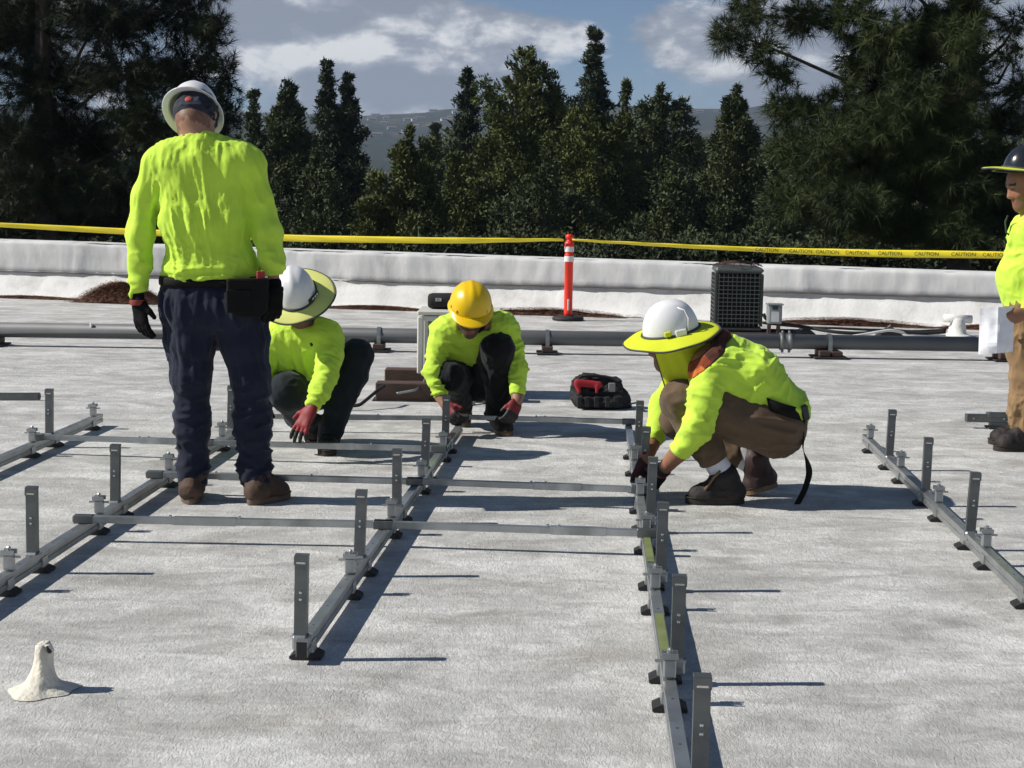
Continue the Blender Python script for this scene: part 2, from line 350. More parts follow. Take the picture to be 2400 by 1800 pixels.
# parapet: wrinkled membrane over a low wall
M_par = mat('parapet_membrane', (.64, .64, .63), .8, var=.10, vscale=2.2, bump=.6, bscale=6, spec=.3, stretch=(1.5, 1.5, .7), dirt=((.45, .44, .42), 1.6, .52, .76))
M_base = mat('parapet_base_coating', (.76, .755, .73), .85, var=.08, vscale=3, bump=.4, bscale=30, spec=.25, dirt=((.50, .48, .44), 2.0, .52, .75))
hl, hr = D(0, 564, WA[1])[2], D(2278, 640, WB[1])[2]
LW = float(np.linalg.norm(WB - WA))
def htop(s): return max(.52, min(.82, hl + (hr - hl) * s / LW))
par = empty('parapet_wall', WA - wdir * 30, 'long low white membrane-covered parapet wall along the far roof edge', 'wall')
def strip(name, prof, m, seed, amp, s0=-30, s1=43, ds=.06):
    S = np.arange(s0, s1, ds); n = len(S); k = len(prof(0)); V = np.zeros((n, k, 3))
    for i, s in enumerate(S):
        for j, (d, z) in enumerate(prof(s)): V[i, j] = WA + wdir * s + wnor * d + np.array([0, 0, z])
    P = V.reshape(-1, 3); sc = np.repeat(S, k); zz = P[:, 2]
    w = vnoise(np.stack([sc * 2.4, zz * .8 + seed, zz * 0 + seed], 1)) - .5 + .6 * (vnoise(np.stack([sc * 6.5 + zz * 1.5, zz * 2.5, zz * 0 + seed + 9], 1)) - .5) + .35 * (vnoise(np.stack([sc * 15, zz * 6, zz * 0 + seed + 4], 1)) - .5)
    seam = np.exp(-((np.mod(sc + .7 * seed, 3.05) - .2) / .035) ** 2)
    P = P + wnor[None] * (amp * w + .012 * seam)[:, None] + np.array([0, 0, 1])[None] * (.35 * amp * w)[:, None]
    P = P - np.array(par.location)
    Fs = [(i*k+j, (i+1)*k+j, (i+1)*k+j+1, i*k+j+1) for i in range(n-1) for j in range(k-1)]
    return link(name, fast_mesh(name, P, Fs), m, par, True)
strip('wall_face', lambda s: [(.022, .335), (.030, .345), (.028, .40), (.02, .47), (.014, .54), (.01, htop(s) - .04), (.0, htop(s) - .008), (-.03, htop(s) + .006)], M_par, 3.0, .040)
strip('coping', lambda s: [(-.028, htop(s) + .005), (-.06, htop(s) + .012), (-.2, htop(s) + .02), (-.36, htop(s) + .012), (-.40, htop(s) - .02), (-.41, -.4), (-.41, -6.9)], M_par, 5.0, .012)
strip('base_flashing', lambda s: [(.30, .002), (.24, .02), (.17, .07), (.10, .17), (.045, .255), (.008, .30), (.004, .345)], M_base, 7.0, .022)
strip('termination_bar', lambda s: [(.006, .318), (.034, .318), (.040, .330), (.036, .342), (.02, .344)], mat('termination_bar_metal', (.16, .155, .15), .5, .3), 3.0, .040)

# brown pine needle litter swept against the wall
M_lit = mat('dry_needles', (.17, .07, .032), .9, var=.5, vscale=30)
M_lit2 = mat('dry_needles_dark', (.085, .034, .018), .9, var=.45, vscale=30)
def litter(name, cu, cv, length, depth, height, n, label, seed, dstart=.12):
    r = np.random.default_rng(seed); base = G(cu, cv); s = float((base - WA) @ wdir); d0 = float((base - WA) @ wnor)
    mbm = MB(); K, Q = 40, 8; V = []; hs = {}
    def prof(a, b): return max(0, (1 - abs(a) ** 1.7)) * (1 - b * b) * height
    for i in range(K + 1):
        for j in range(Q + 1):
            a, b = i / K * 2 - 1, j / Q * 2 - 1
            P = WA + wdir * (s + a * length / 2) + wnor * (d0 + b * depth / 2); zz = prof(a, b) * (.75 + .5 * float(vnoise(np.array([[a * 6 + seed, b * 3, 1.0]]))[0]))
            V.append((P[0], P[1], .004 + zz))
    mbm.add(V, [(i*(Q+1)+j, (i+1)*(Q+1)+j, (i+1)*(Q+1)+j+1, i*(Q+1)+j+1) for i in range(K) for j in range(Q)])
    root = mbm.build(name, M_lit2, None, True, loc=base); tag(root, label, 'pine needles', 'needle litter drifted against the parapet')
    a = np.clip(r.normal(0, .48, n), -1.15, 1.15); b = np.clip(r.normal(0, .5, n), -1.05, 1.05)
    z = np.maximum(0, 1 - np.abs(a) ** 1.7) * (1 - b * b).clip(0) * height + .006 + r.random(n) * .03 * (height > .05)
    P = WA[None] + wdir[None] * (s + a * length / 2)[:, None] + wnor[None] * (d0 + b * depth / 2)[:, None]; P[:, 2] = z
    th = r.normal(0, .9, n); dirv = wdir[None] * np.cos(th)[:, None] + wnor[None] * np.sin(th)[:, None]; dirv[:, 2] = r.normal(0, .22 if height > .1 else .05, n)
    Ln = r.uniform(.09, .2, n)[:, None]; sd = np.cross(dirv, np.array([0, 0, 1.0])); sd /= np.linalg.norm(sd, axis=1)[:, None]
    A = P - dirv * Ln / 2; B = P + dirv * Ln / 2; A[:, 2] = A[:, 2].clip(.005); B[:, 2] = B[:, 2].clip(.005); wv = sd * .0035
    V = np.stack([A - wv, A + wv, B + [0, 0, .004]], 1).reshape(-1, 3) - base; Fc = np.arange(3 * n).reshape(-1, 3)
    o = link('loose_needles', fast_mesh('loose_needles', V, Fc), M_lit, root); o['kind'] = 'stuff'
def PF(u, side=.24):                       # picture column -> v of a spot 'side' metres before the wall foot
    lo, hi = 640.0, 860.0
    for _ in range(40):
        m_ = (lo + hi) / 2
        if float((G(u, m_) - WA) @ wnor) < side: lo = m_
        else: hi = m_
    return lo
litter('pine_needle_pile', 285, PF(285, .42), 1.15, .55, .22, 5200, 'tall brown mound of dry pine needles behind the standing worker, against the parapet', 1)
litter('pine_needle_drift', 70, PF(70, .30), 1.7, .16, .035, 700, 'thin reddish line of pine needles at far left along the parapet foot', 2)
litter('pine_needle_drift', 880, PF(880, .30), 1.55, .18, .045, 1300, 'flat reddish drift of pine needles left of the white cabinet', 3)
litter('pine_needle_drift', 1285, PF(1285, .32), 1.9, .26, .06, 1800, 'reddish drift of pine needles behind the orange delineator post', 4)
litter('pine_needle_drift', 1985, PF(1985, .40), 1.9, .30, .055, 2200, 'reddish drift of pine needles right of the dark condenser', 5)
litter('pine_needle_drift', 2330, PF(2330, .40), 1.3, .20, .05, 900, 'short drift of pine needles behind the white tee vent', 6)

# ------------------------------------------------------------------ pipe across the roof
M_pipe = mat('grey_pipe_paint', (.125, .128, .13), .48, .1, var=.12, vscale=3)
M_galv = mat('galvanised_steel', (.30, .315, .315), .42, .75, var=.16, vscale=12, bump=.05, bscale=200)
M_wood = mat('brown_painted_timber', (.075, .043, .033), .75, var=.25, vscale=14, stretch=(1, 6, 6))
M_rub = mat('black_rubber', (.016, .016, .017), .7, var=.25, vscale=20)
zp, rp = .142, .066
pA, pB = G(-120, 771, zp), G(2560, 811, zp)
pdir = unit(pB - pA)
pipe = empty('roof_pipe', (pA[0], pA[1], 0), 'long grey gas pipe running across the roof on wooden blocks', 'pipe')
mb = MB(); mb.tube([pA, pB], rp, 28); mb.build('pipe_run', M_pipe, pipe, True)
def pipe_at(u):
    a, b = 0.0, 1.0
    for _ in range(40):
        m_ = (a + b) / 2; p = pA + (pB - pA) * m_; q = p - _C; uu = 1200 + FPX * (q @ _R) / (q @ _F)
        if uu < u: a = m_
        else: b = m_
    return pA + (pB - pA) * a
c = pipe_at(1841); mb = MB(); ax = frame_of(pdir)
mb.lathe(c, [(rp + .002, -.055), (rp + .013, -.05), (rp + .013, -.025), (rp + .005, -.02), (rp + .005, .02), (rp + .013, .025), (rp + .013, .05), (rp + .002, .055)], 24, ax)
for a in (-.03, .03): mb.box(c + pdir * a + [0, -.02, rp + .014], (.02, .02, .035)); mb.box(c + pdir * a + [0, -.02, -rp - .014], (.02, .02, .03))
mb.build('coupling', mat('coupling_grey', (.16, .165, .165), .5, .3), pipe, True)
c = pipe_at(217); mb = MB(); mb.lathe(c + [0, -rp * .7, rp * .6], [(.012, -.02), (.012, .03), (.006, .035)], 8); mb.build('test_plug', mat('plug_white', (.7, .7, .68), .5), pipe)
def support(u, cover, label):
    p = pipe_at(u); r = empty('pipe_support', (p[0], p[1], 0), label, 'pipe support', 'wooden pipe supports')
    two = u == 1943
    mb = MB(); mb.box(p * [1, 1, 0] + [0, 0, .012], (.30 if two else .19, .30, .016), ch=.004); mb.build('pad', M_rub, r)
    mb = MB(); hb = zp - rp - .022
    mb.box(p * [1, 1, 0] + [-.055 if two else 0, 0, .021 + hb / 2], (.095, .24, hb - .004), ch=.004); mb.build('block', M_wood, r)
    if two: mb = MB(); mb.box(p * [1, 1, 0] + [.055, .01, .021 + hb / 2 - .003], (.095, .25, hb - .010), ch=.004); mb.build('block', M_wood, r)
    mb = MB(); pts = []
    for k in range(13):
        t = math.pi * (k / 12) * 1.2 - math.pi * .1
        pts.append(p + np.array([0, -math.cos(t) * (rp + .006), math.sin(t) * (rp + .006)]))
    pts = [p + [0, -rp - .008, -rp - .03]] + pts + [p + [0, rp + .008, -rp - .03]]
    for i in range(len(pts) - 1):
        a, b = pts[i], pts[i+1]; d = unit(b - a); mb.box((a + b) / 2, (.035, np.linalg.norm(b - a) * 1.06, .006), axes=np.array([[1, 0, 0], d, np.cross([1, 0, 0], d)]))
    mb.build('strap', M_galv, r); return r
for u, l in ((-12, 'wooden pipe block at the far left end of the pipe'), (503, 'wooden pipe block showing between the standing worker\'s legs'), (889, 'wooden pipe block right of the worker in the pale wide-brimmed helmet'),
             (1283, 'wooden pipe block below the orange delineator'), (1943, 'wooden pipe block below the condenser, right of the helmeted worker'), (2348, 'wooden pipe block behind the paper the right-hand worker holds')):
    support(u, 0, l)

# ------------------------------------------------------------------ delineator post and caution tape
M_org = mat('orange_plastic', (.86, .034, .012), .42, var=.05, vscale=5)
M_wht = mat('reflective_white', (.78, .78, .76), .35, var=.04)
dl = G(1331, 751); sdel = dl[1] / FPX; dpost = empty('delineator_post', dl, 'orange delineator post with two white reflective bands and black base', 'delineator')
def zof(v): return D(1331, v, dl[1])[2]
mb = MB(); mb.lathe(dl, [(.165, .003), (.172, .012), (.170, .035), (.15, .046), (.07, .05), (.065, .06)], 28, sx=1.05, sy=.95); mb.build('base', M_rub, dpost, True)
zt = zof(549); rr = .048
mb = MB(); prof = [(rr, .045), (rr, .085), (rr * 1.02, .09), (rr, .095)]
prof += [(rr, zof(613)), (rr * 1.12, zof(612)), (rr * 1.12, zof(596)), (rr, zof(594)), (rr, zof(589)), (rr * 1.1, zof(587)), (rr * 1.1, zof(568)), (rr * .8, zof(565)), (rr * .55, zof(563)), (rr * .55, zof(560)), (rr * .95, zof(558)), (rr * .95, zof(552)), (rr * .6, zt)]
prof = sorted(set(prof), key=lambda a: a[1])
mb.lathe(dl, prof, 24); mb.build('tube', M_org, dpost, True)
for a, b in ((613, 600), (590, 578)):
    mb = MB(); mb.lathe(dl, [(rr * 1.14, zof(a)), (rr * 1.145, (zof(a) + zof(b)) / 2), (rr * 1.14, zof(b))], 24, capt=False, capb=False); mb.build('reflective_band', M_wht, dpost, True)
mb = MB(); hz = zof(714); mb.box(dl + [0, -rr * 1.0, hz], (.022, .02, .13), ch=.006); mb.build('handle_slot', mat('slot_pale', (.72, .60, .55), .6), dpost)

M_tape = mat('yellow_tape', (.86, .70, .03), .38, var=.06, vscale=4, spec=.5); M_ink = mat('black_print', (.02, .018, .01), .6, var=.1)
TK = D(1331, 562, dl[1])
def ribbon(name, pts, wid, tw, label, n=160):
    """pts = control points; wid, tw = width and tilt along the span (0 tilt = faces the camera)"""
    T = np.linspace(0, 1, n); K = np.linspace(0, 1, len(pts)); P = np.array(pts)
    C_ = np.stack([np.interp(T, K, P[:, k]) for k in range(3)], 1)
    for _ in range(30): C_[1:-1] = (C_[:-2] + 2 * C_[1:-1] + C_[2:]) / 4
    W = np.interp(T, np.linspace(0, 1, len(wid)), wid); A = np.interp(T, np.linspace(0, 1, len(tw)), tw); V = []
    for i in range(n):
        d = C_[min(i+1, n-1)] - C_[max(i-1, 0)]; s, u_, _ = frame_of(d); side = u_ * math.cos(A[i]) + s * math.sin(A[i]); nn = np.cross(unit(d), side)
        for k in (-1, -.5, 0, .5, 1): V.append(C_[i] + side * W[i] / 2 * k + nn * (.006 * (1 - k * k) + .003 * math.sin(i * .5 + k * 3)))
    o = link(name, fast_mesh(name, np.array(V) - C_[0], [(i*5+j, i*5+5+j, i*5+6+j, i*5+1+j) for i in range(n-1) for j in range(4)]), M_tape, None, True)
    o.location = tuple(C_[0]); so = o.modifiers.new('thickness', 'SOLIDIFY'); so.thickness = .0012
    tag(o, label, 'caution tape', 'yellow caution tape spans'); return o, C_, W, A
yL = 19.0
ribbon('caution_tape', [D(-260, 515, yL), D(0, 527, yL - .2), D(300, 543, 18.6), D(700, 559, 18.0), D(1050, 564, 17.5), TK + [-.05, -.05, .0]], [.05, .055, .072, .082, .078, .07, .04], [.5, .3, .1, .0, .1, .3, .8], 'plain yellow tape stretched from the left edge to the orange delineator')
tr, Ct, Wt, At = ribbon('caution_tape', [TK + [.05, -.05, 0], D(1600, 577, 17.0), D(1850, 588, 16.7), D(2050, 594, 16.4), D(2300, 597, 16.1), D(2520, 601, 15.8)], [.04, .05, .055, .075, .08, .075, .05], [.9, .6, .3, .05, .0, .1, .4], 'printed yellow tape stretched from the orange delineator to the right edge')
tm = text_mesh('CAUTION', .056)
for k in range(9):
    t = .36 + k * .068; i = int(t * 159); d = unit(Ct[i+1] - Ct[i-1]); s, u_, _ = frame_of(d); side = u_ * math.cos(At[i]) + s * math.sin(At[i]); nn = np.cross(d, side)
    o = link('lettering', tm if k == 0 else tm, None, tr)
    if k == 0: tm.materials.append(M_ink)
    c = Ct[i] + nn * (.010 if nn[1] < 0 else -.010) - Ct[0] ; zx = nn if nn[1] < 0 else -nn
    o.matrix_local = Matrix(((d[0], side[0], zx[0], c[0]), (d[1], side[1], zx[1], c[1]), (d[2], side[2], zx[2], c[2]), (0, 0, 0, 1)))

# ------------------------------------------------------------------ dark condenser unit, disconnect box, lines, tee vent
M_acd = mat('condenser_paint', (.035, .040, .038), .5, .2, var=.15); M_acb = mat('condenser_coil', (.006, .006, .006), .9, var=.2); M_ach = mat('condenser_grille', (.10, .11, .105), .45, .3, var=.12)
ab = G(1732, 778, .10); ab[2] = 0; sa = ab[1] / FPX; zb_ = .10
def aw(u, v): return D(u, v, ab[1])
wd = (1792 - 1678) * sa; ht = aw(1732, 622)[2] - zb_ - .0
ac = empty('condenser_unit', ab, 'dark square condenser unit with wire grille on a brown curb', 'condenser')
ca = np.array([[math.cos(.05), -math.sin(.05), 0], [math.sin(.05), math.cos(.05), 0], [0, 0, 1.0]]); ctr = ab + [0, wd / 2, 0]
mb = MB(); mb.box(ctr + [0, 0, zb_ + .025], (wd, wd, .05), ca, ch=.02); mb.build('base_pan', M_acd, ac)
mb = MB(); mb.box(ctr + [0, 0, zb_ + .05 + (ht - .12) / 2], (wd - .05, wd - .05, ht - .12), ca, ch=.03); mb.build('coil', M_acb, ac)
mb = MB(); hz = zb_ + ht - .05; mb.box(ctr + [0, 0, hz], (wd, wd, .06), ca, ch=.025); mb.build('top_cap', M_ach, ac)
for sx in (-1, 1):
    for sy in (-1, 1):
        mb = MB(); mb.box(ctr + ca.T @ np.array([sx * (wd / 2 - .016), sy * (wd / 2 - .016), zb_ + .05 + (ht - .13) / 2]), (.030, .030, ht - .14), ca, ch=.006); mb.build('corner_post', M_acd, ac)
for face in range(4):
    mb = MB(); ang = face * math.pi / 2; R_ = np.array([[math.cos(ang), math.sin(ang), 0], [-math.sin(ang), math.cos(ang), 0], [0, 0, 1]]) @ ca
    for k in range(1, 11):
        mb.box(ctr + R_.T @ np.array([-wd / 2 + k * wd / 11, -wd / 2 + .006, zb_ + .05 + (ht - .13) / 2]), (.006, .006, ht - .14), R_)
    for k in range(1, 13):
        mb.box(ctr + R_.T @ np.array([0, -wd / 2 + .001, zb_ + .05 + k * (ht - .13) / 13]), (wd - .06, .006, .007), R_)
    mb.build('grille', M_ach, ac)
mb = MB()
for k in range(9): mb.lathe(ctr + [0, 0, zb_ + ht - .015 + .05 * (1 - (k / 9) ** 2)], [(.03 + k * .026 - .003, 0), (.03 + k * .026 + .003, 0), (.03 + k * .026 + .003, .005), (.03 + k * .026 - .003, .005)], 28, capt=False, capb=False)
for k in range(8):
    t = k * math.pi / 4; mb.tube([ctr + [.02 * math.cos(t), .02 * math.sin(t), zb_ + ht + .035], ctr + [.15 * math.cos(t), .15 * math.sin(t), zb_ + ht + .02], ctr + [.25 * math.cos(t), .25 * math.sin(t), zb_ + ht - .02]], .004, 5)
mb.build('fan_guard', mat('guard_rusty', (.07, .035, .025), .7, .3), ac)
mb = MB(); cw = 1.0
for k in (-.22, .22): mb.box(ctr + [.12, k, .05], (cw + .12, .09, .094), ch=.004); 
mb.box(ctr + [.62, 0, .05], (.06, .60, .09), ch=.004); mb.build('curb', M_wood, ac)
db = aw(1811, 777); db[2] = 0; db[1] -= .05
dx = empty('disconnect_box', (db[0], db[1], 0), 'small grey electrical disconnect box on legs right of the dark condenser', 'disconnect box')
zb0, zb1 = aw(1811, 758)[2], aw(1811, 712)[2]; bw = 33 * sa
M_box = mat('box_grey', (.30, .32, .32), .5, .2, var=.08)
mb = MB(); mb.box((db[0], db[1], (zb0 + zb1) / 2), (bw, .11, zb1 - zb0 - .01), ch=.006); mb.build('case', M_box, dx)
mb = MB(); mb.box((db[0], db[1] - .01, zb1 + .002), (bw + .02, .14, .014), ch=.004); mb.box((db[0], db[1] - .062, (zb0 + zb1) / 2 - .005), (bw - .02, .012, zb1 - zb0 - .05), ch=.003); mb.build('cover', M_box, dx)
mb = MB(); mb.box((db[0] - .002, db[1] - .071, zb0 + .075), (.075, .003, .10)); mb.build('notice_label', mat('label_white', (.75, .75, .74), .6), dx)
mb = MB(); mb.box((db[0] - .002, db[1] - .071, zb0 + .165), (.05, .004, .045)); mb.build('warning_label', mat('label_dark', (.04, .05, .07), .6), dx)
for k in (-1, 1): mb = MB(); mb.box((db[0] + k * bw * .33, db[1] + .01, zb0 / 2), (.035, .035, zb0), ch=.003); mb.build('leg', M_wood, dx)
M_cab = mat('black_insulation', (.014, .014, .015), .8, var=.3, vscale=20)
def lineset(name, pts, r, m, label, cat='hose'):
    mb = MB(); P = np.array([vec(p) for p in pts]); K = np.linspace(0, 1, len(P)); T = np.linspace(0, 1, 70); Q = np.stack([np.interp(T, K, P[:, k]) for k in range(3)], 1)
    for _ in range(12): Q[1:-1] = (Q[:-2] + 2 * Q[1:-1] + Q[2:]) / 4
    base = (Q[0][0], Q[0][1], 0); mb.tube(Q, r, 8); return tag(mb.build(name, m, None, True, loc=base), label, cat)
yv = ab[1] - .25
lineset('refrigerant_line', [aw(1790, 735), aw(1793, 748), aw(1832, 760), aw(1886, 766), D(1950, 778, yv), D(2010, 782, yv), D(2085, 776, yv), D(2150, 782, yv), D(2216, 778, yv)], .017, M_cab, 'lower black insulated line sagging from the condenser towards the tee vent')
lineset('refrigerant_line', [aw(1788, 757), aw(1835, 762), aw(1886, 767), D(1960, 769, yv + .1), D(2030, 773, yv + .1), D(2085, 773, yv + .1), D(2140, 777, yv + .1), D(2218, 773, yv + .1)], .012, M_cab, 'upper thin black line from the disconnect box towards the tee vent')
lineset('white_conduit', [D(1984, 790, yv - .15), D(2030, 783, yv - .1), D(2085, 773, yv - .05), D(2120, 780, yv), D(2165, 788, yv), D(2216, 787, yv)], .013, mat('white_pvc', (.70, .69, .66), .5, var=.1), 'thin white conduit lying over the second black block near the tee vent', 'conduit')
for u, l in ((1885, 'black rubber pyramid block nearer the condenser under the lines'), (2085, 'black rubber pyramid block nearer the tee vent under the lines')):
    p = G(u, 790); r = empty('line_support_block', p, l, 'support block', 'black rubber line supports'); zz = D(u, 769, p[1])[2]
    mb = MB(); mb.prism([(-.15, 0), (.15, 0), (.03, zz), (-.03, zz)], p + [0, .07, .003], .14, [[1, 0, 0], [0, 0, 1], [0, -1, 0]]); mb.build('block', M_rub, r, bevel=.006)
    mb = MB(); mb.tube([p + [-.03, 0, zz], p + [0, 0, zz + .03], p + [.03, 0, zz]], .008, 6); mb.build('clip', M_galv, r)
M_vent = mat('white_roof_coating', (.74, .73, .69), .75, var=.08, vscale=6, bump=.4, bscale=40, dirt=((.50, .46, .38), 5, .55, .8))
tv = G(2243, 787); st = tv[1] / FPX; tvent = empty('tee_vent', tv, 'white vent cone with a horizontal tee cap near the right-hand worker', 'roof vent')
mb = MB(); mb.lathe(tv, [(.19, .003), (.13, .012), (.095, .03), (.085, .10), (.07, .17), (.055, .19)], 22); mb.build('cone', M_vent, tvent, True)
zc = D(2243, 746, tv[1])[2]; mb = MB(); mb.lathe(tv, [(.045, .17), (.045, zc)], 16); mb.build('neck', M_vent, tvent, True)
mb = MB(); mb.tube([tv + [-.145, 0, zc], tv + [.145, 0, zc - .01]], .044, 18); mb.build('tee_cap', M_vent, tvent, True)

# white coated pipe stub in the foreground
vs = G(100, 1618); mb = MB(); V, Fs = [], []; NP = 26
prof = [(.125, .003), (.105, .012), (.075, .022), (.050, .038), (.036, .065), (.030, .095), (.029, .12), (.030, .14), (.027, .156), (.020, .164), (.008, .160)]
r_ = np.random.default_rng(3)
for i, (r, z) in enumerate([(a * (.70 if b < .03 else .86), b * .80) for a, b in prof]):
    for k in range(NP):
        t = 2 * math.pi * k / NP; nz = float(vnoise(np.array([[math.cos(t) * 2.2 + 5, math.sin(t) * 2.2, z * 26]]))[0]) - .5
        rr_ = r * (1 + .38 * nz) + .003 * math.sin(3 * t + i); lean = .008 * (z / .16)
        V.append(vs + [rr_ * math.cos(t) * 1.05 + lean, rr_ * math.sin(t), z + .012 * nz * (z > .03)])
for i in range(len(prof) - 1):
    for k in range(NP): j = (k + 1) % NP; Fs.append((i*NP+k, i*NP+j, i*NP+NP+j, i*NP+NP+k))
Fs.append(tuple(range((len(prof)-1)*NP, len(prof)*NP))); mb.add(V, Fs)
stub = mb.build('vent_stub', mat('aged_white_coating', (.72, .68, .57), .8, var=.1, vscale=14, bump=.6, bscale=60, dirt=((.30, .27, .22), 14, .55, .75)), None, True, loc=vs)
ss = stub.modifiers.new('smooth', 'SUBSURF'); ss.levels = 1; ss.render_levels = 1
MB().lathe(vs + [.020, -.012, .116], [(.011, 0), (.012, .004), (.010, .006)], 12, [[0, 1, 0], unit([-.5, 0, .86]), unit([.86, 0, .5])]).build('pipe_opening_shade', mat('opening_shade', (.05, .045, .04), .9), stub)  # the hole is a solid disc, its inner shade put into the dark colour
tag(stub, 'lumpy white coated pipe stub at the lower left of the roof', 'vent stub')

# ------------------------------------------------------------------ pale cabinet with speaker, timber skids
M_wcab = mat('cabinet_cream', (.62, .60, .54), .5, var=.06, vscale=3); M_gcab = mat('cabinet_panel_grey', (.30, .30, .285), .6, var=.08)
cb = G(1075, 945); yc = cb[1] + .25; cb = np.array([D(1075, 900, yc)[0], yc, 0])
def cw_(u, v, y=None): return D(u, v, yc if y is None else y)
xl, xr = cw_(981, 800)[0], cw_(1170, 800)[0]; zt_ = cw_(1000, 729)[2]; zbt = .16
cab = empty('cabinet_unit', cb, 'cream metal cabinet behind the yellow-helmeted worker, speaker on top', 'cabinet')
mb = MB(); mb.box(((xl + xr) / 2, yc + .22, (zt_ + zbt) / 2), (xr - xl - .06, .36, zt_ - zbt - .05), ch=.01); mb.build('case', M_gcab, cab)
mb = MB(); mb.box(((xl + xr) / 2, yc + .21, zt_ - .012), (xr - xl + .02, .46, .03), ch=.008); mb.box(((xl + xr) / 2, yc + .0, zt_ - .05), (xr - xl - .05, .03, .035), ch=.004); mb.build('lid', M_wcab, cab)
for x in (xl + .012, xr - .012):
    for y in (yc, yc + .42):
        mb = MB(); mb.box((x, y, (zt_ + zbt) / 2 - .015), (.042, .04, zt_ - zbt - .04), ch=.008); mb.build('frame_post', M_wcab, cab)
mb = MB(); mb.box((xl + .052, yc + .015, (zt_ + zbt) / 2 - .02), (.02, .03, zt_ - zbt - .08)); mb.build('trim', M_wcab, cab)
for k in range(6): mb = MB(); mb.box(((xl + xr) / 2 + .02, yc + .036, zt_ - .115 - k * .07), (xr - xl - .17, .01, .026)); mb.build('louver_shade_strip', mat('louver_slot_shade', (.012, .012, .012), .8), cab)  # recessed slots drawn as strips; their shade is put into the near-black colour
ys = cb[1] - .12
mb = MB(); a, b = D(882, 928, ys)[0], D(1215, 928, ys)[0]
sk1 = empty('timber_skid', ((a + b) / 2, ys, 0), 'front brown timber skid under the cream cabinet', 'timber beam', 'timber skids under the cabinet'); mb.box(((a + b) / 2, ys, .062), (b - a, .14, .118), ch=.006); mb.build('beam', M_wood, sk1)
mb = MB(); mb.box(((a + b) / 2, ys, .0045), (b - a + .04, .20, .005)); mb.build('pad', M_rub, sk1)
a, b = D(905, 900, yc + .45)[0], D(1215, 900, yc + .45)[0]
sk2 = empty('timber_skid', ((a + b) / 2, yc + .38, 0), 'rear brown timber skid under the cream cabinet', 'timber beam', 'timber skids under the cabinet'); mb = MB(); mb.box(((a + b) / 2, yc + .38, .08), (b - a, .14, .154), ch=.006); mb.build('beam', M_wood, sk2)
for k, u in enumerate((1010, 1160)):
    mb = MB(); x = D(u, 900, yc)[0]; mb.box((x, yc + .13, .140), (.06, .62, .036), ch=.004); tag(mb.build('cross_sleeper', M_wood, None, loc=(x, yc + .13, .122)), ('left' if k == 0 else 'right') + ' short cross sleeper between skids and cream cabinet', 'timber beam', 'cross sleepers under the cabinet')
lineset('grey_conduit', [D(930, 922, ys - .1), D(975, 914, ys - .1), D(992, 900, ys), D(1000, 880, yc - .05)], .009, M_galv, 'thin grey conduit at the foot of the cream cabinet', 'conduit')
lineset('black_cable', [D(800, 951, 9.6), D(843, 950, 9.6), D(884, 916, 9.75), D(900, 905, 9.9)], .012, M_cab, 'black cable from the squatting worker\'s boot to the timber skid', 'cable')
lineset('flexible_conduit', [D(1118, 898, yc - .06), D(1117, 925, ys - .12), D(1108, 945, ys - .2), D(1095, 960, ys - .3), G(1088, 966)], .018, mat('flex_conduit', (.36, .35, .33), .6, var=.1), 'grey flexible conduit curving to the roof between the kneeling worker\'s knees', 'conduit')
mb = MB(); c = D(1140, 922, ys - .11); mb.box(c, (.045 * 1.1, .06, .13), ch=.006); mb.box(c + [0, -.005, .06], (.055, .07, .03), ch=.004); tag(mb.build('junction_box', M_box, None, loc=(c[0], c[1], c[2] - .065)), 'small grey junction box fixed to the timber between the kneeling worker\'s legs', 'junction box')
# speaker
sp = cw_(1040, 729, yc + .18); sz = zt_ + .003 + .055; sx0 = cw_(1003, 700, yc + .18)[0]; sx1 = sx0 + .30
spk = empty('portable_speaker', ((sx0 + sx1) / 2, yc + .18, zt_ + .003), 'black barrel-shaped portable speaker lying on the cream cabinet', 'speaker')
mb = MB(); mb.lathe(((sx0 + sx1) / 2, yc + .18, sz), [(.035, -.150), (.047, -.142), (.054, -.12), (.056, 0), (.054, .12), (.047, .142), (.035, .150)], 26, np.array([[0, 1, 0], [0, 0, 1], [1, 0, 0.0]])); mb.build('barrel', mat('speaker_mesh', (.010, .010, .011), .85, bump=.4, bscale=300), spk, True)
mb = MB(); cx = (sx0 + sx1) / 2 - .075; mb.box((cx, yc + .18 - .056, sz + .012), (.040, .004, .022), ch=.001); plate = mb.build('badge', mat('badge_silver', (.55, .56, .58), .4, .4), spk)
tmj = text_mesh('JBL', .018); tmj.materials.append(M_ink); o = link('lettering', tmj, None, plate)
o.matrix_local = Matrix.Translation((cx - spk.location.x, yc + .18 - .0595 - spk.location.y, sz + .012 - spk.location.z)) @ Matrix.Rotation(math.pi / 2, 4, 'X')
# ------------------------------------------------------------------ racking: rails, feet, tilt posts, clamps, cross bars
ZR = .072
M_rail = mat('rail_steel', (.40, .415, .415), .38, .8, var=.14, vscale=9, bump=.04, bscale=150, dirt=((.20, .21, .2), 6, .5, .8))
M_post = mat('post_steel', (.15, .16, .16), .42, .8, var=.14, vscale=14, bump=.05, bscale=150)
M_bolt = mat('bolt_zinc', (.62, .62, .60), .25, 1.0, var=.05)
M_lime = mat('lime_reflection', (.17, .20, .07), .6, var=.25)  # yellowish-green reflection on the steel, put into a colour
def chan(w, hgt, t):                    # open C profile, opening at the top
    return [(-w/2, 0), (w/2, 0), (w/2, hgt), (w/2 - .009, hgt), (w/2 - .009, hgt - t), (w/2 - t, hgt - t), (w/2 - t, t), (-w/2 + t, t), (-w/2 + t, hgt - t), (-w/2 + .009, hgt - t), (-w/2 + .009, hgt), (-w/2, hgt)]
ME = {}
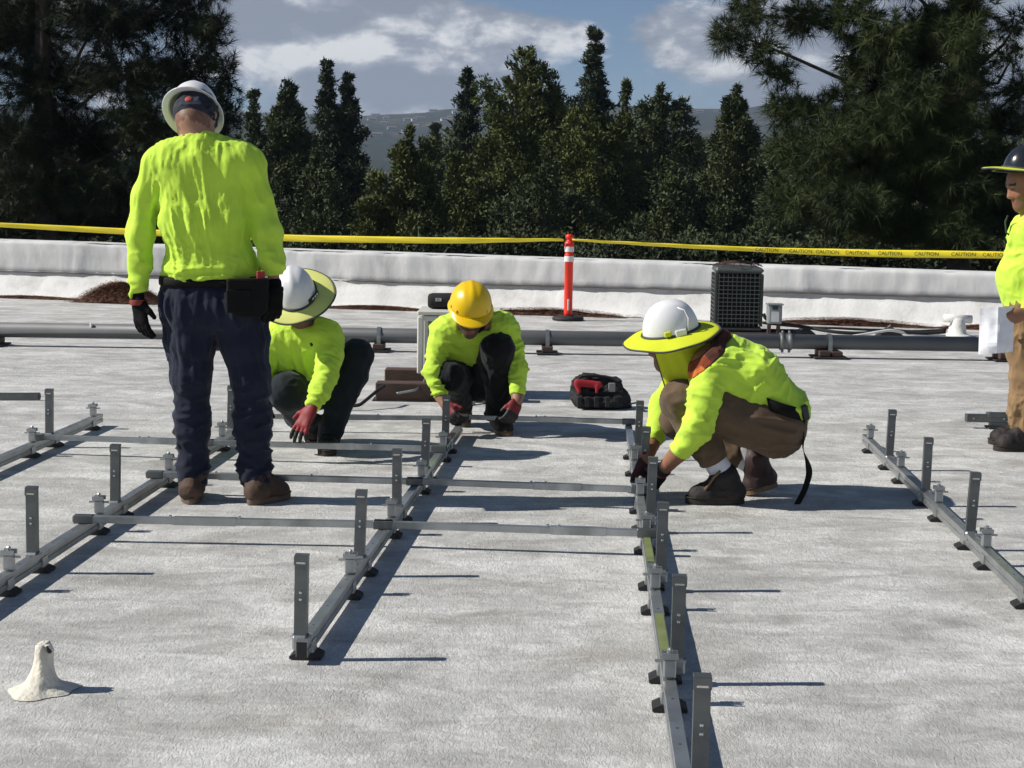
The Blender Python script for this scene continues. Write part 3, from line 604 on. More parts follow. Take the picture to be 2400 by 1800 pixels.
def part_once(key, fn):
    if key not in ME: ME[key] = fn()
    return ME[key]
def mesh_of(mb, name, m):
    me = bpy.data.meshes.new(name); me.from_pydata(mb.v, [], mb.f)
    import bmesh
    bm = bmesh.new(); bm.from_mesh(me); bmesh.ops.recalc_face_normals(bm, faces=bm.faces); bm.to_mesh(me); bm.free()
    me.materials.append(m); return me
X3 = np.eye(3)
def me_post():
    mb = MB(); w, d, t, H_ = .037, .027, .0032, .232; pr = [(-w/2, 0), (w/2, 0), (w/2, d), (w/2 - t, d), (w/2 - t, t), (-w/2 + t, t), (-w/2 + t, d), (-w/2, d)]
    mb.prism(pr, (0, -d / 2, -.012), H_ + .012, [[1, 0, 0], [0, 1, 0], [0, 0, 1.0]]); mb.box((0, .0, H_ + .002), (w + .002, d + .002, .006)); mb.box((0, -d / 2 - .001, H_ - .012), (w + .004, .004, .026)); return mesh_of(mb, 'tilt_post', M_post)
def me_slot(): mb = MB(); mb.box((0, -.0168, .214), (.026, .002, .005)); return mesh_of(mb, 'top_tab', M_bolt)
def me_hole(z):
    mb = MB(); mb.lathe((0, -.0142, z), [(.0045, 0), (.0045, .003), (.002, .004)], 10, [[1, 0, 0], [0, 0, 1], [0, -1, 0.0]]); return mesh_of(mb, 'bolt', M_bolt)
def me_hinge():
    mb = MB(); mb.box((0, 0, -.012), (.044, .05, .045), ch=.006); mb.lathe((-.024, 0, .0), [(.012, 0), (.012, .05)], 12, [[0, 1, 0], [0, 0, 1], [1, 0, 0.0]]); return mesh_of(mb, 'hinge_bracket', M_rail)
def me_clamp():
    mb = MB(); mb.box((0, 0, .028), (.034, .032, .052), ch=.004); mb.box((0, -.016, .062), (.044, .008, .016)); mb.box((0, .016, .062), (.044, .008, .016))
    mb.box((0, 0, .046), (.080, .007, .007)); mb.lathe((0, 0, .058), [(.008, 0), (.008, .02), (.004, .024)], 8); return mesh_of(mb, 'module_clamp', M_rail)
def me_pad(): 
    mb = MB(); mb.prism([(-.046, .003), (.046, .003), (.046, .011), (.026, .021), (-.026, .021), (-.046, .011)], (0, -.034, 0), .068, [[1, 0, 0], [0, 0, 1], [0, 1, 0.0]]); return mesh_of(mb, 'rubber_foot', M_rub)
def me_foot():
    mb = MB(); mb.prism([(-.024, .0), (.024, .0), (.021, .034), (-.021, .034)], (0, -.027, .0214), .054, [[1, 0, 0], [0, 0, 1], [0, 1, 0.0]]); return mesh_of(mb, 'foot_bracket', M_rail)
def put(name, me, root, p, rz, lean=(0, 0)):
    o = link(name, me, None, root); q = Vector(tuple(vec(p))) - Vector(root.location); o.location = q; o.rotation_euler = (lean[0], lean[1], rz); return o
rr_ = random.Random(11)
def rail(far, near, posts, clamps, side, label, lime=()):
    A, B = G(*far, ZR), G(*near, ZR); d = unit(B - A); L = float(np.linalg.norm(B - A)); rz = math.atan2(-d[0], d[1]) + math.pi; sidev = np.array([-d[1], d[0], 0]); sidev = sidev if sidev[0] > 0 else -sidev
    root = empty('mounting_rail', (B[0], B[1], 0), label, 'rail', 'steel mounting rails laid on the roof')
    def on(uv):
        y = G(uv[0], uv[1], ZR)[1]; return A + (B - A) * ((y - A[1]) / (B[1] - A[1]))
    mb = MB(); w2 = .017
    mb.prism([(-w2, 0), (w2, 0), (w2, .018), (w2 - .004, .020), (w2 - .004, .028), (w2, .030), (w2, .048), (-w2, .048), (-w2, .030), (-w2 + .004, .028), (-w2 + .004, .020), (-w2, .018)], A * [1, 1, 0] + [0, 0, .0235], L, [sidev, [0, 0, 1.0], d]); mb.build('channel', M_rail, root, fix=True)
    for k in range(int(L / .11)):
        if k % 5 in (0, 1, 3): put('rivet', part_once('rivet', lambda: mesh_of(MB().lathe((0, 0, 0), [(.0045, 0), (.003, .0006)], 8), 'rivet', M_bolt)), root, B - d * (.06 + k * .11) + [0, 0, .0002], 0)
    mb = MB(); mb.box(B * [1, 1, 0] + [0, 0, .046] + d * .0015, (.030, .003, .044), [sidev, d, [0, 0, 1.0]]); mb.build('end_plug', M_rub, root)
    feet = []
    for uv in posts:
        p = on(uv); lean = (rr_.uniform(-.03, .03), rr_.uniform(.0, .035)); q = p + sidev * side
        put('tilt_post', part_once('post', me_post), root, q + [0, 0, .004], rz, lean)
        for z in (.128, .108): put('bolt', part_once('hole%g' % z, lambda: me_hole(z)), root, q + [0, 0, .004], rz, lean)
        put('top_tab', part_once('slot', me_slot), root, q + [0, 0, .004], rz, lean)
        put('hinge_bracket', part_once('hinge', me_hinge), root, q - [0, 0, .004], rz)
        feet.append(p - d * .03)
    for uv in clamps:
        p = on(uv); put('module_clamp', part_once('clamp', me_clamp), root, p + [0, 0, .002], rz); feet.append(p + d * .04)
    for p in feet:
        put('rubber_foot', part_once('pad', me_pad), root, p * [1, 1, 0], rz); put('foot_bracket', part_once('foot', me_foot), root, p * [1, 1, 0], rz)
    for (u0, v0), (u1, v1) in lime:
        a, b = on((u0, v0)), on((u1, v1)); mb = MB(); mb.box((a + b) / 2 + [0, 0, .002], (.026, np.linalg.norm(b - a), .003), [sidev, d, [0, 0, 1.0]]); mb.build('lime_reflection_strip', M_lime, root)  # thin strips on the rail top, painted as a lime reflection
    return A, B, on
dsp = 2400 / 2212
R1 = rail((235, 969), (-150, 1132), [(108, 1017)], [(219, 976), (62, 1036)], -.012, 'steel mounting rail at the far left, ending beside the standing worker')
R2 = rail((581, 984), (-130, 1433), [(69, 1297), (280, 1176), (436, 1077), (544, 1006)], [(5, 1337), (233, 1204), (396, 1101), (518, 1022)], -.012, 'steel mounting rail passing under the standing worker')
R3 = rail((1078, 992), (707, 1502), [(716, 1491), (847, 1305), (931, 1186), (995, 1097), (1042, 1032)], [(820, 1345), (912, 1212), (980, 1116), (1030, 1046)], -.012, 'middle steel mounting rail ending in the foreground with its first post')
R4 = rail((1472, 985), (1634, 2000), [(1606, 1830), (1563, 1545), (1532, 1338), (1507, 1208), (1492, 1120), (1479, 1046)], [(1578, 1590), (1546, 1380), (1520, 1248), (1500, 1160), (1484, 1078)], .030, 'steel mounting rail in front of the crouching brown-trousered worker, painted lime reflections on it', lime=[((1524, 1262), (1532, 1318)), ((1552, 1440), (1560, 1540))])
R5 = rail((2028, 1017), (2520, 1480), [(2094, 1070), (2180, 1150), (2286, 1248), (2425, 1380)], [(2040, 1028), (2113, 1095), (2203, 1178), (2315, 1283)], .0, 'steel mounting rail running off the right edge of the photo')
def at_rail(R_, v):
    u = R_[0]; return R_[2]((1200, v))
def cross(Ra, va, Rb, vb, name_label, sleeve=(.42, .5), over=(.03, .03), lime=False):
    za = ZR + .003 + .0145
    def onr(R_, u, v):
        y = G(u, v, za)[1]; A, B = R_[0], R_[1]; return A + (B - A) * ((y - A[1]) / (B[1] - A[1]))
    a, b = onr(Ra, *va), onr(Rb, *vb); a[2] = b[2] = za; d = unit(b - a); a = a - d * over[0]; b = b + d * over[1]; L = float(np.linalg.norm(b - a)); n = np.array([-d[1], d[0], 0])
    root = empty('cross_bar', ((a + b) / 2 * [1, 1, 0]) + [0, 0, ZR], name_label, 'cross bar', 'steel cross bars joining the rails')
    mb = MB(); t = .0025; w, h = .026, .027
    mb.prism([(-w/2, -h/2), (w/2, -h/2), (w/2, h/2), (-w/2, h/2)], a, L, [n, [0, 0, 1.0], d]); mb.build('bar', M_rail, root, fix=True, bevel=.002)
    for s in sleeve:
        c = a + (b - a) * s; mb = MB(); mb.lathe(c + [0, 0, h / 2], [(.006, 0), (.006, .006), (.003, .008)], 8); mb.build('bolt', M_bolt, root)
    c = a + (b - a) * (sleeve[0] + .02); mb = MB(); mb.box(c + d * L * .09, (L * .20, w + .004, h + .004), [d, n, [0, 0, 1.0]], ch=.001); mb.build('splice_sleeve', M_rail, root)
    for e, sg in ((a, 1), (b, -1)):
        mb = MB(); mb.box(e + d * sg * .03, (.075, w + .008, h + .007), [d, n, [0, 0, 1.0]], ch=.003); mb.build('end_bracket', M_post, root)
        mb = MB(); mb.box(e - d * sg * .009, (.004, w - .004, h - .006), [d, n, [0, 0, 1.0]]); mb.build('end_plug', M_rub, root)
cross(R2, (190, 1216), R3, (897, 1229), 'cross bar nearest the camera on the left, by the standing worker\'s heels', (.30, .52))
cross(R3, (899, 1229), R4, (1516, 1249), 'cross bar nearest the camera on the right, before the crouching worker', (.62, .66))
cross(R2, (365, 1112), R3, (968, 1128), 'second cross bar, just behind the standing worker\'s boots', (.25, .6))
cross(R3, (972, 1128), R4, (1495, 1147), 'second cross bar, reaching the crouching worker\'s gloves', (.52, .58))
cross(R1, (40, 1023), R2, (488, 1037), 'cross bar at far left between the two left rails', (.6, .65))
cross(R2, (490, 1037), R3, (1018, 1052), 'third cross bar under the red glove of the squatting worker', (.42, .7))
cross(R2, (570, 975), R3, (1057, 980), 'farthest cross bar on the left, behind the squatting worker', (.4, .6))
cross(R3, (1062, 977), R4, (1472, 988), 'farthest cross bar on the right, under the kneeling worker\'s gloves', (.45, .5))
# loose pieces
p0, p1 = G(-40, 938), G(94, 938); mb = MB(); d = unit(p1 - p0)
lb = empty('loose_rail_piece', p0, 'dark loose rail piece lying flat at the far left', 'rail piece'); mb.prism(chan(.034, .045, .003), p0 + [0, 0, .003], float(np.linalg.norm(p1 - p0)), [[-d[1], d[0], 0], [0, 0, 1.0], d]); mb.build('channel', M_post, lb, fix=True); mb = MB(); mb.box(p1 * [1, 1, 0] + [-.01, 0, .025], (.02, .036, .03)); mb.build('end_cap', M_rub, lb)
q0 = G(2262, 1003); br = empty('loose_bracket', q0 + [.25, 0, 0], 'loose grey steel bracket on the roof by the right-hand worker\'s boots', 'bracket')
def bz(v): return D(2320, v, q0[1])[2]
x0, x1 = q0[0], D(2380, 980, q0[1])[0]
mb = MB(); mb.box(((x0 + x1) / 2, q0[1], bz(980)), (x1 - x0, .05, .047), ch=.003); mb.box(((x0 + x1) / 2 + .06, q0[1], bz(972)), (x1 - x0 - .14, .054, .03), ch=.003); mb.build('arm', M_post, br)
mb = MB(); xx = D(2345, 990, q0[1])[0]; mb.box((xx, q0[1] + .005, bz(992) / 2 + .012), (.13, .05, bz(992)), ch=.003); mb.build('stem', M_post, br); mb = MB(); mb.box((xx, q0[1], .008), (.17, .10, .011), ch=.003); mb.build('rubber_foot', M_rub, br)
for k in (.04, .3): mb = MB(); mb.lathe((x0 + k * (1 if k < .1 else .75), q0[1] - .0255, bz(980)), [(.005, 0), (.005, .004)], 8, [[1, 0, 0], [0, 0, 1], [0, -1, 0.0]]); mb.build('bolt', M_bolt, br)

# ------------------------------------------------------------------ tool bag
tb = G(1404, 960); yb = tb[1]
def tp(u, v, dy=0): return D(u, v, yb + dy)
M_bag = mat('black_canvas', (.014, .014, .016), .85, var=.3, vscale=12, bump=.3, bscale=160); M_red = mat('red_canvas', (.36, .012, .02), .75, var=.15, vscale=12)
bag = empty('tool_bag', tb, 'black canvas tool bag with a red flap, standing on the roof', 'tool bag')
pr = [cone(tp(1366, 930, .08), tp(1448, 938, .08), .080, .075, .03), cone(tp(1360, 903, .08), tp(1430, 918, .10), .055, .070, .04), cone(tp(1374, 894, .08), tp(1436, 902, .10), .044, .050, .04), cone(tp(1380, 888, .09), tp(1420, 890, .10), .032, .034, .03), cone(tp(1455, 950, .08), tp(1475, 955, .08), .04, .02, .03), cone(tp(1360, 940, .0), tp(1445, 945, .0), .035, .035, .03)]
skin('bag_body', pr, .008, M_bag, bag, folds=[(tp(1350, 925, .1), tp(1470, 930, .1), 14, 3, .014)], seed=2.0, floor=.004, cuts=[(tb + [0, 0, .004], (0, 0, -1), .6)])
pr = [cone(tp(1354, 897, -.005), tp(1404, 902, -.005), .026, .024, .01, ((0, 1, 0), .5)), cone(tp(1352, 905, -.0), tp(1358, 918, -.01), .016, .014, .01), cone(tp(1400, 905, -.01), tp(1398, 920, -.012), .014, .01, .01)]
skin('red_flap', pr, .006, M_red, bag)
mb = MB()
mb.tube([tp(1352, 893, .02), tp(1362, 882, .03), tp(1395, 880, .04), tp(1430, 886, .05), tp(1452, 905, .05), tp(1462, 930, .04)], .010, 8); mb.build('top_zip', M_bag, bag, True)
mb = MB(); mb.box(tp(1434, 908, -.005), (.045, .012, .06), ch=.004); mb.build('side_panel', mat('grey_canvas', (.20, .20, .20), .8), bag)
for k, u in enumerate((1358, 1376, 1398, 1424, 1444)): mb = MB(); mb.box(tp(u, 942, -.045 if k < 4 else -.02), (.034, .02, .07), ch=.006); mb.build('pocket', M_bag, bag)
mb = MB(); mb.tube([tp(1462, 950, 0), tp(1490, 944, 0), tp(1500, 950, -.05), tp(1516, 972, -.1), tp(1521, 978, -.15)], .006, 6); mb.build('shoulder_strap', M_bag, bag, True)
# ------------------------------------------------------------------ people
M_skin = mat('skin', (1, 1, 1), .55, var=.07, vscale=30, attr='tint', spec=.35, bump=.08, bscale=200)
def fabric(name, c, **k): return mat(name, c, k.pop('rough', .85), var=k.pop('var', .07), vscale=k.pop('vscale', 9), bump=k.pop('bump', .12), bscale=k.pop('bscale', 260), spec=.2, sheen=k.pop('sheen', .1), **k)
M_neon = fabric('hi_vis_shirt', (.55, .80, .075), bump=.22, bscale=180); M_navy = fabric('navy_work_trousers', (.014, .018, .034), var=.2); M_jean = fabric('dark_teal_jeans', (.012, .018, .022), var=.25)
M_blk = fabric('black_trousers', (.007, .008, .010), var=.25); M_brn = fabric('brown_work_trousers', (.118, .080, .050), var=.14); M_khk = fabric('tan_work_trousers', (.25, .16, .08), var=.16)
M_gbk = mat('black_glove', (.005, .005, .0055), .8, spec=.15, var=.3, vscale=20, bump=.15, bscale=220); M_grd = mat('red_glove', (1, 1, 1), .6, var=.15, vscale=30, attr='tint', bump=.15, bscale=220)
M_bt1 = mat('brown_suede_boot', (.072, .042, .026), .8, var=.3, vscale=18, bump=.2, bscale=90); M_bt2 = mat('dark_boot', (.013, .009, .008), .7, var=.35, vscale=18, bump=.2, bscale=90)
M_sol = mat('boot_sole', (.135, .095, .065), .85, var=.2); M_sol2 = mat('dark_boot_sole', (.030, .024, .020), .85, var=.2); M_solt = mat('tan_boot_sole', (.16, .11, .06), .85, var=.25, vscale=20)
M_hw = mat('white_helmet', (.78, .785, .79), .32, var=.03, vscale=5, coat=.2, dirt=((.45, .44, .42), 9, .62, .8)); M_hy = mat('yellow_helmet', (.84, .55, .004), .34, var=.05, vscale=5, coat=.2, dirt=((.40, .22, .02), 7, .62, .8)); M_hd = mat('dark_helmet', (.014, .015, .018), .2, var=.2, coat=.5)
M_hpale = mat('pale_shade_fabric', (.74, .76, .22), .8, var=.06, vscale=6); M_hneon = mat('neon_shade_fabric', (.60, .66, .015), .75, var=.06, vscale=6); M_edge = mat('shade_piping', (.05, .055, .05), .7); M_lea = mat('black_leather', (.006, .0055, .005), .75, spec=.2, var=.3, vscale=14, bump=.2, bscale=90)
SKIN_A, SKIN_B, SKIN_C = np.array([.37, .20, .13]), np.array([.30, .145, .085]), np.array([.23, .115, .07])
HAIR = np.array([.018, .014, .012])
class Fig:
    def __init__(s, Y0, u, v, label):
        s.Y0 = Y0; b = G(u, v); b[1] = Y0; b[0] = D(u, v, Y0)[0]; s.base = np.array([b[0], Y0, 0.0]); s.label = label; s.kids = []; s.bodyp = []
    def J(s, u, v, dy=0.0): return D(u, v, s.Y0 + dy)
    def start(s, prims, h=.0075, paint=None, folds=None, it=2):
        s.o = skin('person', prims, h, M_skin, None, loc=s.base, paint=paint, it=it); tag(s.o, s.label, 'person'); return s.o
    def part(s, name, prims, h, m, **k): return skin(name, prims, h, m, s.o, **k)
def torso(shL, shR, hpL, hpR, rs, rh, kb=.05, inn=.72, mid=None, rm=None):
    shL, shR, hpL, hpR = map(vec, (shL, shR, hpL, hpR)); cs, ch = (shL + shR) / 2, (hpL + hpR) / 2
    iL, iR, jL, jR = cs + (shL - cs) * inn, cs + (shR - cs) * inn, ch + (hpL - ch) * .8, ch + (hpR - ch) * .8
    P = [cone(shL, shR, rs * .8, rs * .8, kb), cone(hpL, hpR, rh, rh, kb)]
    if mid is None: P += [cone(jL, iL, rh, rs, kb), cone(jR, iR, rh, rs, kb), cone(ch, cs, rh * 1.02, rs * 1.04, kb)]
    else:
        mid = vec(mid); mL, mR = mid + (iL - iR) * .42, mid - (iL - iR) * .42
        P += [cone(jL, mL, rh, rm, kb), cone(mL, iL, rm, rs, kb), cone(jR, mR, rh, rm, kb), cone(mR, iR, rm, rs, kb), cone(ch, mid, rh, rm, kb), cone(mid, cs, rm, rs, kb)]
    return P
def axes3(fwd, up):
    f = unit(fwd); r = unit(np.cross(f, up)); u = np.cross(r, f); return r, f, u
def head(c, ax, s=1.0, beard=False):
    r, f, u = ax; w = lambda x, y, z: vec(c) + s * (r * x + f * y + u * z)
    P = [cone(w(0, -.022, .028), w(0, .022, .036), .087 * s, .080 * s, .03), cone(w(0, -.02, -.01), w(0, .03, -.01), .080 * s, .072 * s, .03), cone(w(0, .038, -.035), w(0, .064, -.088), .056 * s, .034 * s, .03), cone(w(-.045, .02, -.06), w(0, .062, -.095), .026 * s, .028 * s, .03), cone(w(.045, .02, -.06), w(0, .062, -.095), .026 * s, .028 * s, .03),
         cone(w(-.036, .086, .026), w(.036, .086, .026), .014 * s, .014 * s, .018), cone(w(0, .094, .012), w(0, .112, -.030), .010 * s, .014 * s, .012), cone(w(-.013, .102, -.034), w(.013, .102, -.034), .010 * s, .010 * s, .01), cone(w(-.022, .088, -.064), w(.022, .088, -.064), .008 * s, .008 * s, .01), cone(w(-.018, .086, -.075), w(.018, .086, -.075), .009 * s, .009 * s, .01),
         cone(w(-.05, .06, -.022), w(-.045, .07, -.03), .022 * s, .020 * s, .02), cone(w(.05, .06, -.022), w(.045, .07, -.03), .022 * s, .020 * s, .02)]
    for sg in (-1, 1):
        P += [cone(w(sg * .083, -.012, .012), w(sg * .080, -.004, -.030), .019 * s, .013 * s, .006, (r, .45)), ball(w(sg * .032, .104, .006), .013 * s, .008, sub=True)]
    return P, w
def head_paint(c, ax, tone, s=1.0, hairline=.0, beard=0, bald=False):
    r, f, u = ax
    def paint(V):
        q = (V - c) / s; x, y, z = q @ r, q @ f, q @ u; C = np.tile(tone, (len(V), 1)); dist = np.linalg.norm(q, axis=1); near = dist < .165
        nz = vnoise(V * 60) - .5
        C = C * (1 + .18 * (vnoise(V * 25) - .5))[:, None]
        cheek = near & (y > .06) & (np.abs(x) > .02) & (z < .0) & (z > -.05); C[cheek] *= np.array([1.08, .93, .92])
        hair = near & (z > -.055 + .03 * nz) & (y < .012 + .02 * nz) & (z > -.02 - .5 * (y + .01).clip(-.2, 0) * -.3)
        if not bald: C[hair & (np.abs(x) < .078 + .004 * 0)] = HAIR * 2
        else:
            st = near & (z > -.088 + .03 * nz) & (y < .03) & (np.abs(x) < .078); C[st] = C[st] * np.array([.52, .50, .50]) * (1 + .5 * (vnoise(V[st] * 140) - .5))[:, None]
        brow = near & (z > .022) & (z < .036) & (y > .082) & (np.abs(x) > .012); C[brow] = HAIR
        eye = near & (np.abs(np.abs(x) - .032) < .013) & (np.abs(z - .005) < .0055) & (y > .07); C[eye] = np.array([.10, .08, .07])
        lip = near & (np.abs(x) < .024) & (z < -.058) & (z > -.082) & (y > .086); C[lip] = C[lip] * np.array([.85, .6, .6])
        if beard:
            bd = near & (z < -.045 + .012 * nz + .35 * (np.abs(x) - .03).clip(0)) & (y > .0) & ~lip; C[bd] = C[bd] * (1 - beard) + HAIR * 2.2 * beard
            ms = near & (z < -.044) & (z > -.058) & (y > .08) & (np.abs(x) < .03); C[ms] = C[ms] * (1 - beard) + HAIR * 2 * beard
        return C
    return paint
def hand(w, d, n, lat, L=1.0, r=.0105, curl=(.3, .35, .4, .45), thumb=(.8, .6, .25), thick=.62, splay=.10):
    """w wrist, d towards the fingers, n out of the palm, lat towards the thumb side"""
    w, d = vec(w), unit(d); n = unit(vec(n) - d * (vec(n) @ d)); lat = unit(vec(lat) - d * (vec(lat) @ d) - n * (vec(lat) @ n)); P = []
    k0 = w + d * .088 * L
    P += [cone(w - d * .015, w + d * .03 * L, .030, .034, .015, (n, .72)), cone(w + d * .03 * L + lat * .012, k0 + lat * .016, .030, .026, .012, (n, thick)), cone(w + d * .03 * L - lat * .010, k0 - lat * .018, .030, .024, .012, (n, thick))]
    for i, (o, ln) in enumerate(((.031, .074), (.0105, .083), (-.0105, .077), (-.030, .061))):
        p = k0 + lat * o * L; a = 0.0; dd = unit(d + lat * (o * splay * 30)); 
        for sg, fr in ((.42, .0), (.33, 1.0), (.25, .8)):
            a += curl[i] * (.6 if sg == .42 else 1.0); q = p + (dd * math.cos(a) + n * math.sin(a)) * ln * sg * 1.12 * L; P.append(cone(p, q, r * (1.0 if sg > .4 else .93), r * (.95 if sg > .3 else .82), .005)); p = q
    b = w + d * .022 * L + lat * .022; td = unit(lat * thumb[0] + d * thumb[1] + n * thumb[2]); m1 = b + td * .045 * L; td2 = unit(td + d * .5 + n * .25); P += [cone(b, m1, .017, .013, .01), cone(m1, m1 + td2 * .034 * L, r * 1.12, r * .9, .006)]
    return P
def boot(fig, ankle, heel, toe, up=(0, 0, 1), upper=None, sole=None, sh=.10, w=.046, shaft=None):
    ankle, heel, toe = map(vec, (ankle, heel, toe)); up = unit(up); d = unit(toe - heel); L = np.linalg.norm(toe - heel); lat = np.cross(d, up)
    top = ankle + (up * sh if shaft is None else vec(shaft)); b0 = heel + d * .045; b1 = toe - d * .05; m = heel + d * L * .62
    P = [cone(top, ankle, .060, .056, .02), cone(ankle, b0 + up * .055, .054, .050, .02), cone(b0 + up * .05, m + up * .045, .049, .048, .02), cone(ankle + up * .01, m + up * .055, .046, .038, .03), cone(m + up * .044, b1 + up * .044, .045, .041, .02), cone(m + up * .036 + lat * .018, b1 + up * .034 + lat * .016, .035, .033, .02), cone(m + up * .036 - lat * .018, b1 + up * .034 - lat * .016, .035, .033, .02)]
    fig.part('boot', P, .006, upper, cuts=[(heel + up * .024, -up, .55)], folds=[(ankle, m + up * .04, 18, 2, .004)], seed=4.0)
    o = MB(); N = 28; out = []
    for k in range(N):
        t = 2 * math.pi * k / N; x = math.cos(t); y = math.sin(t); wd = .050 + .006 * x if x > 0 else .048
        ex = (abs(x) ** .7) * (1 if x > 0 else -1); out.append((heel + toe) / 2 + d * ex * L * .52 + lat * y * wd * (1 - .12 * max(0, -x)))
    V = [p + up * .003 for p in out] + [p + up * .020 for p in out] + [p + up * .030 - (p - (heel + toe) / 2) * .03 for p in out]
    Fs = [tuple(range(N - 1, -1, -1)), tuple(range(2 * N, 3 * N))] + [(i + r * N, (i + 1) % N + r * N, (i + 1) % N + N + r * N, i + N + r * N) for r in (0, 1) for i in range(N)]
    o.add(V, Fs); o.build('boot_sole', sole, fig.o, fix=True)
    for k in range(3):
        q = ankle + (m + up * .095 - ankle) * (.25 + .28 * k) + up * (.046 - .010 * k) ; MB().tube([q - lat * .024 - up * .012, q + up * .006, q + lat * .024 - up * .012], .0035, 5).build('lace', mat('boot_lace_dark', (.03, .022, .016), .8), fig.o, True)
    welt = [p + up * .031 for p in out]; MB().tube(welt + welt[:1], .0035, 5, cap=False).build('welt', mat('boot_welt', (.045, .030, .020), .8), fig.o, True)
    return P
def foot_p(ankle, heel, toe, up=(0, 0, 1)):
    up = unit(up); m = vec(heel) * .45 + vec(toe) * .55 + up * .05; return [cone(ankle, heel * .78 + toe * .22 + up * .06, .028, .022, .02), cone(ankle, m, .028, .022, .02), cone(m, toe * .7 + heel * .3 + up * .045, .022, .018, .02)]
def shell(name, c, ax, prof_fn, m, parent, nu=48, rows=None, thick=.0025, smooth=True):
    """open shell of rings; prof_fn(row, theta) -> local (x right, y forward, z up)"""
    r, f, u = ax; V = []; nr = len(rows)
    for t in rows:
        for k in range(nu):
            x, y, z = prof_fn(t, 2 * math.pi * k / nu); V.append(vec(c) + r * x + f * y + u * z)
    Fs = [(i*nu+k, i*nu+(k+1) % nu, (i+1)*nu+(k+1) % nu, (i+1)*nu+k) for i in range(nr-1) for k in range(nu)]
    mb = MB().add(V, Fs); o = mb.build(name, m, parent, smooth)
    s = o.modifiers.new('thickness', 'SOLIDIFY'); s.thickness = thick; s.offset = 0; return o
def dome_pt(t, th, a=.112, b=.138, hgt=.150, ridge=.006):
    ph = t * math.pi / 2; rr = math.cos(ph) ** .85; zz = math.sin(ph) ** .92 * hgt; x, y = a * rr * math.cos(th), b * rr * math.sin(th)
    zz += ridge * math.exp(-(x / .018) ** 2) * (math.sin(ph) ** 1.5)
    zz += .004 * math.exp(-((abs(x) - .045) / .012) ** 2) * math.sin(ph)
    return x, y, zz
ROWS = [0, .04, .1, .18, .27, .36, .46, .56, .66, .76, .86, .94, .985, 1.0]
def helmet(fig, c, ax, m, kind, a=.112, b=.138, hgt=.150):
    h = shell('hard_hat', c, ax, lambda t, th: dome_pt(t, th, a, b, hgt), m, fig.o, rows=ROWS, nu=56, thick=.003)
    def rim(t, th):
        s, co = math.sin(th), math.cos(th)
        if kind == 'full': out = .028 + .014 * max(0, s) ** 2 + .006 * max(0, -s) ** 2; dz = -.010
        else: out = .010 + .050 * max(0, s) ** 3; dz = -.010 - .012 * max(0, s)
        return (a + out * t) * co, (b + out * t) * s, dz * t ** 1.3 + (.0 if t > 0 else .002)
    shell('brim', c, ax, rim, m, h, rows=[0, .2, .45, .7, .9, 1.0], nu=56, thick=.004)
    return h
def ear_clip(fig, h, c, ax, a, pts, m, size):
    r, f, u = ax
    for x, y, z in pts: mb = MB(); mb.box(vec(c) + r * x + f * y + u * z, size, [f, u, r], ch=.003); mb.build('clip', m, h)
def shade(fig, h, c, ax, R_, m, a=.114, b=.140, seed=0.0, front=1.0, tiltz=-.01):
    def pf(t, th):
        s, co = math.sin(th), math.cos(th); wv = .004 * math.sin(3 * th + seed) * t + .002 * math.sin(7 * th + 2 * seed) * t
        return (a + (R_ - a) * t) * co, (b + (R_ * front - b) * t) * s, .008 + tiltz * t - .012 * t * t + wv
    o = shell('shade_brim', c, ax, pf, m, h, rows=np.linspace(0, 1, 9), nu=72, thick=.003)
    r, f, u = ax; P = []
    for k in range(73): x, y, z = pf(1.0, 2 * math.pi * k / 72); P.append(vec(c) + r * x + f * y + u * z)
    MB().tube(P, .0045, 6, cap=False).build('edge_piping', M_edge, o, True)
    P = []
    for k in range(73): x, y, z = pf(.0, 2 * math.pi * k / 72); P.append(vec(c) + r * x * 1.02 + f * y * 1.02 + u * (z + .004))
    MB().tube(P, .006, 6, cap=False).build('elastic_band', M_edge, o, True)
    return o
def mitten_tint(red, blk, w, d, start):
    def paint(V):
        t = (V - vec(w)) @ unit(d); C = np.tile(red, (len(V), 1)); C[t > start] = blk; return C
    return paint
RED, DRED, GBK = np.array([.25, .016, .018]), np.array([.06, .010, .012]), np.array([.009, .008, .009])

# ---- worker standing with his back to us
f1 = Fig(6.63, 505, 1180, 'standing worker seen from behind in lime shirt, navy trousers and white hard hat'); J = f1.J
shL, shR = J(375, 398, .0), J(580, 400, .0)
sh1 = torso(J(381, 388), J(572, 390), J(443, 640), J(548, 636), .096, .104, .05, .62, mid=J(480, 520, -.02), rm=.088)
sh1 += [cone(J(470, 334, .0), J(385, 376, .0), .058, .070, .04), cone(J(472, 334, .0), J(566, 378, .0), .058, .070, .04), cone(J(470, 330, .02), J(474, 380, .0), .066, .09, .04)]
eL, wL, eR, wR = J(329, 546, -.02), J(325, 702, -.06), J(627, 546, -.02), J(644, 672, -.07)
arL, arR = chain([J(369, 394), J(342, 460, 0), eL, J(325, 620, -.04), wL], [.070, .058, .053, .047, .036], .03), chain([J(586, 396), J(606, 460, 0), eR, J(636, 610, -.045), wR], [.070, .058, .056, .050, .036], .03)
shirt1 = sh1 + arL + arR + [cone(J(404, 655), J(596, 645), .016, .016, .06)]
tr1 = [cone(J(441, 690), J(562, 688), .120, .120, .05, ((0, 1, 0), .95)), cone(J(441, 730, -.02), J(565, 730, -.02), .112, .112, .05)]
tr1 += chain([J(445, 735), J(447, 800, -.01), J(449, 885, -.02), J(451, 990, .0), J(453, 1085, .0), J(452, 1128, 0)], [.112, .100, .080, .074, .062, .066], .035)
